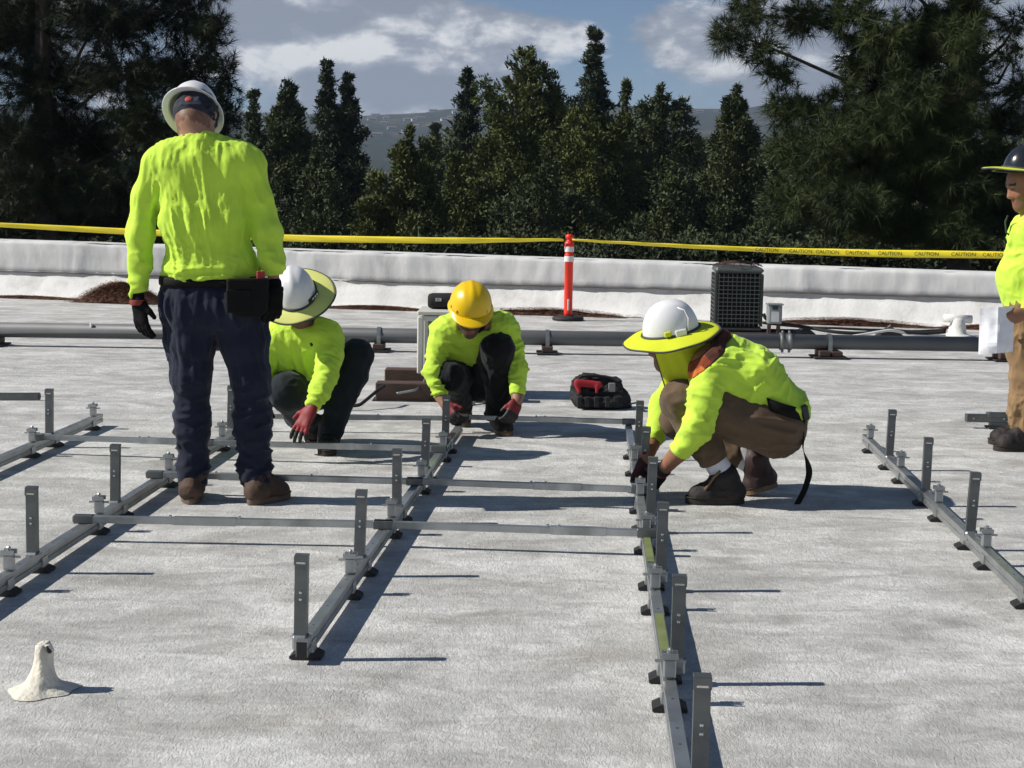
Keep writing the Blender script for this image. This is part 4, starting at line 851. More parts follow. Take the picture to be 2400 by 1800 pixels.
tr1 += chain([J(562, 735), J(572, 800, -.01), J(589, 890, -.02), J(591, 990, .0), J(597, 1085, .0), J(598, 1128, 0)], [.112, .100, .079, .077, .066, .068], .035)
hx1 = axes3((.03, .73, -.68), (.02, .68, .73)); hc1 = J(459, 279, .06)
hp1, hw1 = head(hc1, hx1); neck1 = [cone(J(468, 325, .0), hw1(0, -.035, -.05), .060, .064, .03)]
lh1 = hand(wL, (.10, -.05, -1), (.55, .75, 0), (.75, -.6, 0), 1.0, .0115, (.30, .34, .38, .42), (.7, .75, .2)); rh1 = hand(wR, (-.05, -.05, -1), (-.5, .8, 0), (-.8, -.5, 0), 1.0, .0115, (.45, .5, .55, .6), (.5, .8, .3))
aL1, hlL, toL = J(452, 1122, .0), J(448, 1183, -.10), J(452, 1170, .17); aR1, hlR, toR = J(597, 1118, .0), J(584, 1183, -.09), J(674, 1180, .10)
for p in (hlL, toL, hlR, toR): p[2] = 0
f1.start(shrink(shirt1, .016) + shrink(tr1, .016) + hp1 + neck1 + shrink(lh1[:3], .008) + shrink(rh1[:3], .008) + foot_p(aL1, hlL, toL) + foot_p(aR1, hlR, toR), .0092, head_paint(hc1, hx1, SKIN_A, bald=True))
f1.part('shirt', shirt1, .0072, M_neon, cuts=[(J(500, 663), (.139, 0, -.99), .33), (wL, (0, -.2, -1), .08), (wR, (0, -.2, -1), .08), (J(468, 316, .02), (0, .35, 1), .10)], seed=1.3,
        folds=[(J(478, 380), J(488, 560), 1.5, 3.6, .017), (J(430, 420), J(465, 600), 1.6, 3.6, .018), (J(545, 420), J(520, 600), 1.6, 3.2, .017), (J(440, 640), J(560, 640), 3, 2.6, .017), (J(372, 400), eL, 5, 2.2, .012), (eL, wL, 14, 1.0, .015), (J(585, 400), eR, 5, 2.2, .012), (eR, wR, 13, 1.0, .015)])
f1.part('trousers', tr1, .0075, M_navy, seed=2.2, cuts=[(J(452, 1136), (0, 0, -1), .12), (J(598, 1136), (0, 0, -1), .12)],
        folds=[(J(447, 720), J(449, 880), 5, 3, .014), (J(449, 880), J(453, 1120), 24, .9, .013), (J(566, 720), J(590, 880), 5, 3, .014), (J(590, 880), J(598, 1120), 24, .9, .013), (J(470, 650), J(530, 650), 4, 4, .006)])
f1.part('glove', lh1, .004, M_gbk); f1.part('glove', rh1, .004, M_gbk)
for w_, c_ in ((wL, -1), (wR, 1)): MB().lathe(w_ + [0, 0, -.012], [(.036, -.012), (.039, 0), (.037, .012)], 18, capt=False, capb=False).build('glove_cuff', mat('glove_cuff_red', (.25, .03, .02), .7) if c_ < 0 else M_gbk, f1.o, True)
boot(f1, aL1, hlL, toL, upper=M_bt1, sole=M_sol, sh=.05); boot(f1, aR1, hlR, toR, upper=M_bt1, sole=M_sol, sh=.05, w=.05)
f1.part('belt', [cone(J(441, 661, .0), J(562, 657, .0), .126, .126, .02, ((0, 1, 0), 1.0))], .008, M_lea, cuts=[(J(500, 650), (0.02, 0, 1), .4), (J(500, 672), (-.02, 0, -1), .4)])
pc = J(575, 698, -.160); mb = MB(); pv = np.array([[.97, .24, 0], [-.24, .97, 0], [0, 0, 1.0]])
mb.prism([(-.085, .080), (.09, .085), (.085, -.05), (.05, -.082), (-.05, -.078), (-.082, -.03)], pc + [0, .03, 0], -.06, [pv[0], [0, 0, 1.0], pv[1]]); pouch = mb.build('tool_pouch', M_lea, f1.o, bevel=.008, fix=True)
MB().box(pc + [-.02, -.036, -.012], (.11, .012, .10), pv, ch=.006).build('pouch_pocket', M_lea, pouch); MB().box(J(611, 649, -.155), (.035, .02, .05), pv, ch=.004).build('red_tag', mat('red_tag', (.30, .02, .02), .6), f1.o)
r, f, u = hx1; hat1 = J(453, 262, .10); helmet(f1, hat1, hx1, M_hw, 'full', .104, .122, .130)
f1.part('bandana', [cone(hw1(0, -.025, .028), hw1(0, .018, .040), .094, .089, .02), cone(hw1(0, -.026, -.01), hw1(0, .0, -.01), .084, .076, .02), cone(hw1(-.02, -.062, -.01), hw1(.02, -.062, -.01), .045, .045, .02), ball(hw1(.0, -.105, -.012), .016, .01)], .006, mat('dark_bandana', (.012, .016, .028), .85, var=.6, vscale=40), cuts=[(hw1(0, -.05, -.040), -u + f * .15, .25)], folds=[(hw1(-.09, -.03, .03), hw1(.09, -.03, .03), 12, 4, .006)])
cr_ = [J(469, 319, .03) + np.array([.066 * math.cos(2 * math.pi * k / 36), .060 * math.sin(2 * math.pi * k / 36), -.021 * math.sin(2 * math.pi * k / 36)]) for k in range(37)]
MB().tube(cr_, .0085, 8, cap=False).build('collar', M_neon, f1.o, True)
MB().lathe(hw1(-.01, -.116, .0), [(.016, 0), (.013, .004), (.004, .006)], 14, [r, u, -f]).build('ratchet_knob', mat('knob_red', (.42, .06, .04), .5), f1.o)

# ---- worker squatting, pale wide-brimmed helmet
f2 = Fig(8.0, 715, 1058, 'squatting worker in lime shirt and white helmet with pale brim, red glove on a bar'); J = f2.J
P2sL, P2sR = J(656, 790, .0), J(765, 792, -.02)            # picture-left, picture-right shoulder
hpl, hpr = J(672, 905, .28), J(735, 905, .28)
shirt2 = torso(P2sL, P2sR, hpl, hpr, .096, .115, .06, .66, mid=J(708, 842, .08), rm=.122)
shirt2 += [cone(J(690, 762, .0), P2sL, .055, .066, .05), cone(J(690, 762, .0), P2sR, .055, .066, .05)]
e2r, w2r = J(766, 872, -.16), J(731, 955, -.33); e2l, w2l = J(626, 830, -.02), J(622, 905, -.12)
shirt2 += chain([P2sR, J(774, 830, -.08), e2r, J(752, 912, -.25), w2r], [.074, .064, .058, .050, .038], .03) + chain([P2sL, J(636, 812, 0), e2l, w2l], [.072, .058, .052, .040], .03)
kl, kr = J(673, 918, -.13), J(838, 832, .06)
tr2 = chain([hpl, J(685, 905, .08), kl], [.12, .112, .098], .04) + chain([kl, J(700, 968, .1), J(735, 1005, .25)], [.094, .075, .058], .03)
tr2 += chain([hpr, J(790, 860, .16), kr], [.12, .105, .082], .04) + chain([kr, J(826, 880, .05), J(795, 950, .03), J(776, 1012, .0)], [.080, .078, .066, .062], .03) + [cone(hpl, hpr, .125, .125, .05)]
hx2 = axes3((.18, -.78, -.60), (-.10, -.56, .82)); hat2 = J(692, 690, -.12); hc2 = hat2 - hx2[2] * .045
hp2, hw2 = head(hc2, hx2); wdir2 = unit(J(702, 1040, -.36) - w2r)
g2 = hand(w2r, J(700, 1012, -.38) - w2r, (.25, .6, -.5), (-1, .1, -.2), 1.08, .0112, (.22, .2, .22, .3), (.8, .55, .2), splay=.16); g2b = hand(w2l, (0, -.3, -1), (.5, .8, 0), (.6, -.7, 0))
aR2, hR2, tR2 = J(772, 1022, .03), J(768, 1052, .10), J(766, 1064, -.16); aL2, hL2, tL2 = J(738, 1003, .28), J(741, 1000, .33), J(733, 1040, .18)
for p in (hR2, tR2, tL2): p[2] = 0
f2.start(shrink(shirt2, .016) + shrink(tr2, .016) + hp2 + [cone(J(690, 768, .02), hw2(0, -.03, -.07), .058, .060, .03)] + shrink(g2[:3], .008) + shrink(g2b[:3], .008) + foot_p(aR2, hR2, tR2), .0092, head_paint(hc2, hx2, SKIN_B, beard=.5))
f2.part('shirt', shirt2, .0078, M_neon, seed=5.1, cuts=[(w2r, J(731, 955, -.33) - e2r, .07), (J(695, 752, -.02), (0, -.35, 1), .085)],
        folds=[(J(690, 770), J(712, 850, .05), 2.5, 4.5, .014), (J(680, 850, .1), J(730, 850, .1), 4, 3, .012), (P2sR, e2r, 26, 1, .014), (e2r, w2r, 30, 1, .013), (P2sL, e2l, 26, 1, .014)])
f2.part('trousers', tr2, .008, M_jean, seed=6.4, folds=[(hpl, kl, 9, 2, .010), (kl, J(735, 1005, .25), 14, 2, .010), (kr, J(776, 1012), 12, 2, .010), (hpr, kr, 8, 2, .008)])
f2.part('glove', g2, .004, M_grd, paint=mitten_tint(RED, GBK, w2r, wdir2, .135)); f2.part('glove', g2b, .005, M_gbk)
boot(f2, aR2, hR2, tR2, upper=M_bt2, sole=M_sol2, sh=.07); boot(f2, aL2, hL2, tL2, up=unit(np.cross(tL2 - hL2, (-1, 0, 0))) * (1 if np.cross(tL2 - hL2, (-1, 0, 0))[1] < 0 else -1), upper=M_bt2, sole=M_sol2, sh=.02)
h2 = helmet(f2, hat2, hx2, M_hw, 'cap', .106, .134, .148); shade(f2, h2, hat2, hx2, .208, M_hpale, .108, .136, 1.0)
tn_, nn_ = unit(-hx2[0] * .62 - hx2[1] * .78), unit(-hx2[0] * .78 + hx2[1] * .62)
lab_ = MB().box(hat2 + nn_ * .121 + hx2[2] * .026, (.085, .006, .024), [unit(np.cross(nn_, hx2[2])), nn_, hx2[2]], ch=.002).build('helmet_label', M_ink, h2)
for k_ in (-.026, -.008, .012): MB().box(hat2 + nn_ * .1245 + hx2[2] * .026 + unit(np.cross(nn_, hx2[2])) * k_, (.011, .002, .011), [unit(np.cross(nn_, hx2[2])), nn_, hx2[2]]).build('label_mark', M_wht, h2)
f2.part('neck_gaiter', [cone(J(690, 770, -.01), hw2(0, .0, -.09), .063, .056, .02)], .007, M_blk, folds=[(J(690, 780, -.02), hw2(0, .03, -.08), 20, 3, .006)])
MB().box(J(730, 806, -.118), (.018, .01, .026), [[.9, 0, .3], [0, 1, 0], [-.3, 0, .9]], ch=.004).build('chest_logo', M_ink, f2.o)

# ---- worker with yellow helmet
f3 = Fig(8.8, 1140, 1012, 'kneeling worker in lime shirt, black trousers and yellow hard hat, facing the camera'); J = f3.J
s3l, s3r = J(1045, 778, -.05), J(1180, 772, -.05); h3l, h3r = J(1072, 888, .26), J(1136, 888, .26)
shirt3 = torso(s3l, s3r, J(1078, 842, .24), J(1134, 842, .24), .098, .100, .06, .66, mid=J(1106, 802, .05), rm=.108)
shirt3 += [cone(J(1112, 748, -.03), s3l, .058, .068, .05), cone(J(1116, 748, -.03), s3r, .062, .072, .05)]
e3l, w3l, e3r, w3r = J(1015, 868, -.14), J(1034, 930, -.2), J(1213, 868, -.1), J(1213, 926, -.16)
shirt3 += chain([s3l, J(1027, 818, -.08), e3l, w3l], [.076, .062, .055, .044], .03) + chain([s3r, J(1200, 812, -.06), e3r, w3r], [.076, .062, .055, .046], .03)
k3r, k3l = J(1166, 818, -.14), J(1054, 884, -.14)
tr3 = [cone(h3l, h3r, .125, .125, .05)] + chain([h3r, J(1150, 850, .08), k3r], [.12, .108, .092], .04) + chain([k3r, J(1168, 880, -.05), J(1166, 950, .0), J(1165, 968, .0)], [.090, .082, .070, .066], .03)
tr3 += chain([h3l, J(1064, 876, .06), k3l], [.12, .100, .078], .04) + chain([k3l, J(1068, 918, .06), J(1083, 952, .22)], [.078, .068, .060], .03)
hx3 = axes3((.10, -.87, -.48), (.07, -.50, .86)); hat3 = J(1103, 716, -.22); hc3 = hat3 - hx3[2] * .045
hp3, hw3 = head(hc3, hx3); f3l, f3r = J(1044, 948, -.23), J(1212, 940, -.19)
g3l = hand(f3l, J(1066, 986, -.30) - f3l, (.8, .4, -.3), (.2, -.9, 0), 1.0, .0112, (.6, .7, .75, .8), (.6, .7, .4)); g3r = hand(f3r, J(1196, 982, -.24) - f3r, (-.55, .75, -.2), (-.75, -.6, .1), 1.0, .0112, (.75, .8, .85, .9), (.5, .8, .35))
arms3 = [cone(w3l, f3l, .036, .031, .02), cone(w3r, f3r, .036, .031, .02)]
aR3, hR3, tR3 = J(1166, 966, .02), J(1166, 1000, .07), J(1188, 1012, -.19); aL3, hL3, tL3 = J(1082, 952, .26), J(1082, 962, .34), J(1086, 985, .14)
for p in (hR3, tR3): p[2] = 0
tL3[2] = 0.0; hL3[2] = .07
f3.start(shrink(shirt3, .016) + shrink(tr3, .016) + hp3 + [cone(J(1113, 762, -.0), hw3(0, -.03, -.07), .058, .060, .03)] + arms3 + shrink(g3l[:3], .008) + shrink(g3r[:3], .008) + foot_p(aR3, hR3, tR3), .0092, head_paint(hc3, hx3, SKIN_A * .92, beard=.82))
f3.part('shirt', shirt3, .0078, M_neon, seed=8.6, cuts=[(w3l, w3l - e3l, .07), (w3r, w3r - e3r, .07), (J(1112, 764, -.12), (.0, -.75, .55), .085)],
        folds=[(J(1112, 770), J(1106, 840), 3, 3, .013), (s3l, e3l, 26, 1, .016), (e3l, w3l, 34, 1, .015), (s3r, e3r, 26, 1, .016), (e3r, w3r, 24, 1, .008), (s3l, J(1100, 760), 20, 1, .014), (J(1120, 760), s3r, 20, 1, .015)])
f3.part('trousers', tr3, .008, M_blk, seed=3.3, folds=[(h3r, k3r, 9, 2, .009), (k3r, J(1165, 968), 13, 1.8, .011), (h3l, k3l, 9, 2, .009), (k3l, J(1083, 952, .22), 14, 2, .010)])
f3.part('neckband', [cone(J(1114, 775, -.04), J(1111, 752, -.13), .074, .070, .02)], .007, M_blk, cuts=[(J(1112, 758, -.13), (.0, -.75, .55), .12)])
f3.part('glove', g3l, .004, M_grd, paint=mitten_tint(RED * .8, GBK, f3l, J(1066, 986, -.30) - f3l, .085)); f3.part('glove', g3r, .004, M_grd, paint=mitten_tint(RED * .8, GBK, f3r, J(1196, 982, -.24) - f3r, .075))
boot(f3, aR3, hR3, tR3, upper=M_bt2, sole=M_solt, sh=.06); boot(f3, aL3, hL3, tL3, up=(0, -.30, .95), upper=M_bt1, sole=M_sol, sh=.03)
h3 = helmet(f3, hat3, hx3, M_hy, 'cap', .118, .138, .132)
ear_clip(f3, h3, hat3, hx3, .112, [(-.112, .03, .02), (.112, .03, .02), (-.085, .085, .02), (.085, .085, .02)], M_hy, (.035, .02, .012))

# ---- worker crouching in profile
f4 = Fig(6.75, 1680, 1186, 'crouching worker in lime shirt, brown trousers and white helmet with neon brim and neck cape'); J = f4.J
s4n, s4f = J(1668, 862, -.02), J(1640, 852, .34); h4n, h4f = J(1818, 1002, .02), J(1818, 998, .30)
shirt4 = torso(s4n, s4f, J(1826, 962, .03), J(1826, 958, .29), .104, .112, .06, .80, mid=J(1756, 890, .15), rm=.124)
shirt4 += [cone(J(1680, 812, .16), s4n, .066, .080, .05), cone(J(1680, 812, .16), s4f, .066, .080, .05), cone(J(1690, 815, .16), J(1760, 868, .16), .075, .11, .05)]
e4n, w4n, e4f, w4f = J(1634, 1000, -.10), J(1592, 1060, -.04), J(1551, 950, .40), J(1528, 1037, .28)
shirt4 += chain([s4n, J(1650, 930, -.07), e4n, w4n], [.088, .072, .066, .052], .03) + chain([s4f, J(1590, 895, .40), e4f, w4f], [.082, .066, .055, .047], .03)
k4n, k4f = J(1598, 938, .02), J(1590, 985, .30)
tr4 = chain([h4n, J(1760, 985, .0), J(1680, 955, .01), k4n], [.122, .118, .108, .090], .04) + chain([k4n, J(1630, 1010, .02), J(1656, 1052, .01), J(1674, 1080, .0)], [.085, .078, .068, .062], .03)
tr4 += chain([h4f, J(1700, 985, .3), k4f], [.122, .112, .085], .04) + chain([k4f, J(1660, 1036, .27), J(1724, 1066, .22)], [.080, .070, .058], .03) + [cone(h4n, h4f, .122, .122, .05)]
hx4 = axes3((-.93, -.12, -.22), (-.16, -.17, .97)); hat4 = J(1573, 780, .12); hc4 = hat4 - hx4[2] * .045
hp4, hw4 = head(hc4, hx4, .98); a4n, a4f = J(1549, 1106, .06), J(1513, 1078, .20)
g4n = hand(a4n, J(1512, 1150, .16) - a4n, (-.2, .9, -.4), (.1, -.3, .9), 1.0, .0112, (.55, .6, .65, .7), (.5, .7, .5)); g4f = hand(a4f, J(1492, 1130, .16) - a4f, (.3, -.8, -.3), (.8, .4, .2), 1.08, .0115, (.55, .6, .65, .7), (.5, .7, .3))
a4N, h4N, t4N = J(1700, 1122, .0), J(1742, 1186, .0), J(1608, 1186, -.01); a4F, h4F, t4F = J(1772, 1090, .20), J(1822, 1130, .22), J(1744, 1166, .20)
for p in (h4N, t4N, t4F): p[2] = 0
h4F[2] = J(1826, 1140, .22)[2]; upF = unit(np.cross(t4F - h4F, (0, -1, 0))); upF = upF if upF[2] > 0 else -upF
f4.start(shrink(shirt4, .016) + shrink(tr4, .016) + hp4 + [cone(J(1675, 822, .16), hw4(0, -.03, -.06), .062, .062, .03), cone(w4n, a4n, .042, .030, .02), cone(w4f, a4f, .040, .032, .02), cone(J(1684, 1085, 0), a4N, .040, .040, .02), cone(J(1738, 1072, .22), a4F, .040, .040, .02)] + shrink(g4n[:3], .008) + shrink(g4f[:3], .008) + foot_p(a4N, h4N, t4N), .0092, head_paint(hc4, hx4, SKIN_B))
f4.part('shirt', shirt4, .0072, M_neon, seed=4.7, cuts=[(w4n, w4n - e4n, .08), (w4f, w4f - e4f, .08), (J(1826, 978, .15), (-.475, 0, -.88), .215), (J(1649, 839, .16), (-.64, 0, .77), .30)],
        folds=[(J(1690, 850, .16), J(1840, 965, .16), 24, .9, .019), (s4n, e4n, 27, .9, .015), (e4n, w4n, 22, .9, .008), (e4f, w4f, 12, .8, .009), (s4f, e4f, 12, .8, .012)])
f4.part('trousers', tr4, .0078, M_brn, seed=9.1, folds=[(h4n, J(1720, 970), 7, 2.4, .011), (J(1700, 960), k4n, 9, 2, .009), (k4n, J(1674, 1080), 12, 2, .011), (k4f, J(1724, 1066, .22), 18, 1.2, .005)], cuts=[(J(1676, 1083, 0), (.45, 0, -.8), .09)])
f4.part('sock', [cone(J(1672, 1076, 0), J(1700, 1118, 0), .052, .056, .02)], .006, fabric('white_sock', (.72, .73, .75))); f4.part('sock', [cone(J(1730, 1066, .22), J(1772, 1092, .21), .052, .054, .02)], .006, fabric('white_sock', (.72, .73, .75)))
boot(f4, a4N, h4N, t4N, upper=M_bt2, sole=M_sol2, sh=.035, shaft=(-.006, 0, .014)); boot(f4, a4F, h4F, t4F, up=upF, upper=mat('oxblood_boot', (.034, .016, .014), .6, var=.3, vscale=18), sole=M_solt, sh=.03)
MB().tube([J(1652, 1148, -.052), J(1664, 1132, -.05), J(1672, 1120, -.055), J(1680, 1112, -.06), J(1688, 1104, -.055)], .006, 6).build('boot_lace', mat('tan_lace', (.20, .13, .07), .8), f4.o, True)
f4.part('glove', g4n, .004, M_grd, paint=mitten_tint(RED, GBK, a4n, J(1512, 1150, .16) - a4n, .012)); f4.part('glove', g4f, .004, M_grd, paint=mitten_tint(DRED, GBK, a4f, J(1492, 1130, .16) - a4f, .11))
wd_ = unit(a4n - w4n); fr = frame_of(wd_); MB().lathe(a4n - wd_ * .020, [(.034, -.016), (.037, -.008), (.037, .008), (.034, .016)], 20, fr, capt=False, capb=False).build('watch_strap', M_rub, f4.o, True)
h4 = helmet(f4, hat4, hx4, M_hw, 'cap', .104, .128, .148); shade(f4, h4, hat4, hx4, .222, M_hneon, .106, .130, 2.2, 1.0, -.012)
ear_clip(f4, h4, hat4, hx4, .1, [(-.112, -.02, .022)], M_hw, (.05, .03, .012)); ear_clip(f4, h4, hat4, hx4, .1, [(-.110, .04, .028)], M_hneon, (.03, .022, .012))
MB().tube([vec(hat4) + hx4[0] * x + hx4[1] * y + hx4[2] * z for x, y, z in ((-.102, -.055, .02), (-.092, -.068, .075), (-.070, -.060, .11), (-.055, -.03, .125))], .004, 6).build('shell_rib', M_hw, h4, True)
# cape: sheet from under the brim round the back of the head down to the shoulders
r, f, u = hx4; V, nu, nr = [], 40, 14; capb = []
for i in range(nr):
    t = i / (nr - 1)
    for k in range(nu):
        th = rad(-58 + 230 * k / (nu - 1)) ; co, si = math.cos(th), math.sin(th)              # th 0 = near side (-right), growing to the back
        loc = r * (-co) + f * (-si); rad_ = .108 + (.030 if si > 0 else -.012) * t + .010 * math.sin(th * 5 + 1) * t
        drop = .02 + (.222 - .12 * max(0, si) - .03 * max(0, -si)) * t
        V.append(vec(hat4) + loc * rad_ * (1.12 if abs(si) > .7 else 1.0) - np.array([0, 0, drop]) + f * (.0) + np.array([.080, 0, 0]) * t * (.5 + .5 * co))
Fs = [(i*nu+k, i*nu+k+1, (i+1)*nu+k+1, (i+1)*nu+k) for i in range(nr-1) for k in range(nu-1)]
cape = MB().add(V, Fs).build('neck_cape', M_hneon, f4.o, True); so = cape.modifiers.new('thickness', 'SOLIDIFY'); so.thickness = .003
edge = [V[i*nu] for i in range(nr)] + [V[(nr-1)*nu+k] for k in range(1, nu)]
MB().tube(edge, .0045, 6).build('cape_edge', M_edge, cape, True)
pl_, nl_ = J(1649, 839, .16), np.array([-.64, 0, .77])
def scarf_tint(V):
    q = (V - pl_) @ np.array([.77, 0, .64]); C = np.tile(np.array([.085, .022, .010]), (len(V), 1)); C[q < .005] = [.26, .045, .010]; C[(q < -.035) & (((V - pl_) @ nl_) < .022)] = [.85, .22, .04]; return C
f4.part('collar_scarf', shrink([cone(s4n, s4f, .084, .084, .06), cone(J(1680, 812, .16), s4n, .066, .080, .05), cone(J(1680, 812, .16), s4f, .066, .080, .05), cone(s4n, J(1650, 930, -.07), .088, .072, .03), cone(s4f, J(1590, 895, .40), .082, .066, .03)], -.004), .006,
        mat('scarf_cloth', (1, 1, 1), .85, var=.3, vscale=30, attr='tint', bump=.2, bscale=150), cuts=[(pl_ - nl_ * .004, -nl_, .6), (pl_ + nl_ * .050, nl_, .6)], paint=scarf_tint, folds=[(pl_ + [.1, 0, .08], pl_ - [.1, 0, .08], 3, 3, .006)])
BP = [J(1800, 948, -.105), J(1826, 957, -.118), J(1852, 965, -.108), J(1872, 970, -.075), J(1884, 972, -.01), J(1890, 970, .10), J(1888, 967, .24)]; V = []
T = np.linspace(0, 1, 30); BPp = np.stack([np.interp(T, np.linspace(0, 1, 7), np.array(BP)[:, k]) for k in range(3)], 1)
for _ in range(3): BPp[1:-1] = (BPp[:-2] + 2 * BPp[1:-1] + BPp[2:]) / 4
for p in BPp: V += [p + np.array([-.25, 0, .97]) * .030, p - np.array([-.25, 0, .97]) * .030]
bl_ = MB().add(V, [(2*i, 2*i+1, 2*i+3, 2*i+2) for i in range(29)]).build('belt', M_lea, f4.o, True); so = bl_.modifiers.new('thickness', 'SOLIDIFY'); so.thickness = .006
MB().box(J(1886, 966, -.045), (.032, .05, .070), [[.95, 0, .2], [0, 1, 0], [-.2, 0, .95]], ch=.006).build('belt_buckle', mat('buckle_black', (.022, .022, .024), .4), f4.o)
SP = [J(1881, 985, -.05), J(1884, 1020, -.05), J(1880, 1052, -.04), J(1893, 1085, -.05), J(1898, 1110, -.05), J(1886, 1150, -.06), J(1868, 1182, -.07)]; wv = [.012, .013, .020, .017, .013, .014, .012]; V = []
K = np.linspace(0, 1, 7); T = np.linspace(0, 1, 36); SPp = np.stack([np.interp(T, K, np.array(SP)[:, k]) for k in range(3)], 1)
for _ in range(4): SPp[1:-1] = (SPp[:-2] + 2 * SPp[1:-1] + SPp[2:]) / 4
for i, p in enumerate(SPp):
    ang = .5 + 1.1 * math.sin(i * .17); e = np.array([math.cos(ang), math.sin(ang), 0]); wd2 = .014; V += [p - e * wd2, p + e * wd2]
st_ = MB().add(V, [(2*i, 2*i+1, 2*i+3, 2*i+2) for i in range(35)]).build('dangling_strap', M_lea, f4.o, True); so = st_.modifiers.new('thickness', 'SOLIDIFY'); so.thickness = .002

# ---- worker at the right edge, holding a sheet of paper
f5 = Fig(8.5, 2405, 1050, 'worker at the right edge in lime shirt, tan trousers and dark helmet, looking down'); J = f5.J
s5n, s5f = J(2412, 560, -.15), J(2412, 556, .17); h5n, h5f = J(2418, 716, -.10), J(2418, 716, .12)
shirt5 = torso(s5n, s5f, h5n, h5f, .100, .130, .06, .7, mid=J(2404, 650, .0), rm=.126) + [cone(J(2418, 522, 0), s5n, .060, .072, .05), cone(J(2418, 522, 0), s5f, .060, .072, .05), cone(J(2396, 655, -.05), J(2396, 655, .05), .112, .112, .05)]
e5n, w5n = J(2445, 665, -.25), J(2410, 735, -.22); e5f = J(2440, 660, .24)
shirt5 += chain([s5n, J(2430, 610, -.21), e5n, w5n], [.078, .064, .058, .040], .03) + chain([s5f, e5f, J(2420, 740, .2)], [.078, .060, .042], .03)
k5n, k5f = J(2410, 885, -.12), J(2408, 880, .12); a5n, a5f = J(2398, 1012, -.1), J(2392, 1005, .12)
tr5 = [cone(h5n, h5f, .135, .135, .05)] + chain([h5n, J(2408, 800, -.11), k5n, J(2403, 950, -.11), J(2400, 990, -.1)], [.13, .118, .088, .076, .070], .035) + chain([h5f, J(2404, 800, .11), k5f, J(2398, 950, .12), J(2396, 990, .12)], [.13, .118, .086, .076, .070], .035)
hx5 = axes3((-.96, -.10, -.30), (-.30, -.02, .95)); hat5 = J(2410, 402, .0); hc5 = hat5 - hx5[2] * .042 + np.array([-.012, 0, -.034])
hp5, hw5 = head(hc5, hx5, 1.04); hnd = J(2398, 736, -.24)
g5 = hand(hnd, J(2362, 748, -.26) - hnd, (-.2, .9, .2), (-.1, -.1, 1), 1.0, .010, (.35, .5, .6, .7), (.5, .75, .5)); g5b = hand(J(2420, 745, .2), (-.6, -.1, -.6), (0, -1, 0), (0, 0, 1), 1.0)
hL5, tL5, hR5, tR5 = J(2412, 1052, -.10), J(2330, 1052, -.12), J(2408, 1040, .14), J(2318, 1035, .12)
for p in (hL5, tL5, hR5, tR5): p[2] = 0
f5.start(shrink(shirt5, .016) + shrink(tr5, .016) + hp5 + [cone(J(2420, 525, 0), hw5(0, -.03, -.06), .064, .064, .03), cone(w5n, hnd, .034, .030, .02)] + g5 + g5b + foot_p(a5n, hL5, tL5) + foot_p(a5f, hR5, tR5), .0065, head_paint(hc5, hx5, SKIN_C * 1.25, s=1.04, beard=.35))
f5.part('shirt', shirt5, .0078, M_neon, seed=7.7, cuts=[(J(2415, 722), (-.05, 0, -1), .33), (w5n, w5n - e5n, .07)], folds=[(J(2410, 560), J(2405, 690), 12, .9, .015), (s5n, e5n, 14, .9, .013)])
f5.part('trousers', tr5, .008, M_khk, seed=2.9, folds=[(h5n, k5n, 7, 2, .012), (k5n, J(2400, 990, -.1), 16, 1.8, .018), (h5f, k5f, 7, 2, .012), (k5f, J(2396, 990, .12), 16, 1.8, .018)])
f5.part('belt', [cone(J(2418, 728, -.10), J(2418, 728, .12), .142, .142, .02)], .008, M_lea, cuts=[(J(2418, 720), (0, 0, 1), .4), (J(2418, 736), (0, 0, -1), .4)])
boot(f5, a5n, hL5, tL5, upper=M_bt2, sole=M_sol2, sh=.06); boot(f5, a5f, hR5, tR5, upper=M_bt2, sole=M_sol2, sh=.06)
hx5h = axes3((-.99, -.05, .10), (.10, -.05, 1)); h5 = helmet(f5, hat5, hx5h, M_hd, 'cap', .112, .138, .140); shade(f5, h5, hat5, hx5h, .246, M_hneon, .114, .140, .4, 1.0, -.004)
MB().tube([J(2362, 505, -.08), J(2356, 520, -.09), J(2358, 545, -.10), J(2372, 556, -.10)], .005, 6).build('lanyard', mat('lanyard_dark', (.03, .05, .03), .7), f5.o, True)
# paper
pp = J(2334, 775, -.27); M_pap = mat('paper', (.80, .81, .84), .8, var=.08, vscale=26)
V = []; nx, nz = 18, 14
for i in range(nx):
    for j in range(nz):
        a, b = i / (nx - 1), j / (nz - 1); uu = 2293 + (2374 - 2293) * a + 4 * (1 - b); vv = 722 + 106 * b - 4 * a * (1 - b) + (5 * (.55 - a) * b if a < .55 else 8 * (a - .55) * b * -1)
        dy = -.30 + (.045 * abs(a - .55) / .55 if a < .55 else .10 * (a - .55)) + .008 * math.sin(4 * b + 3 * a) + .016 * (float(vnoise(np.array([[a * 4, b * 5, 2.0]]))[0]) - .5); V.append(J(uu, vv, dy))
pap = MB().add(V, [(i*nz+j, i*nz+j+1, (i+1)*nz+j+1, (i+1)*nz+j) for i in range(nx-1) for j in range(nz-1)]).build('paper_sheet', M_pap, None, False, loc=J(2334, 828, -.27)); so = pap.modifiers.new('thickness', 'SOLIDIFY'); so.thickness = .0015
tag(pap, 'creased white sheet of paper in the right-hand worker\'s hand', 'paper')
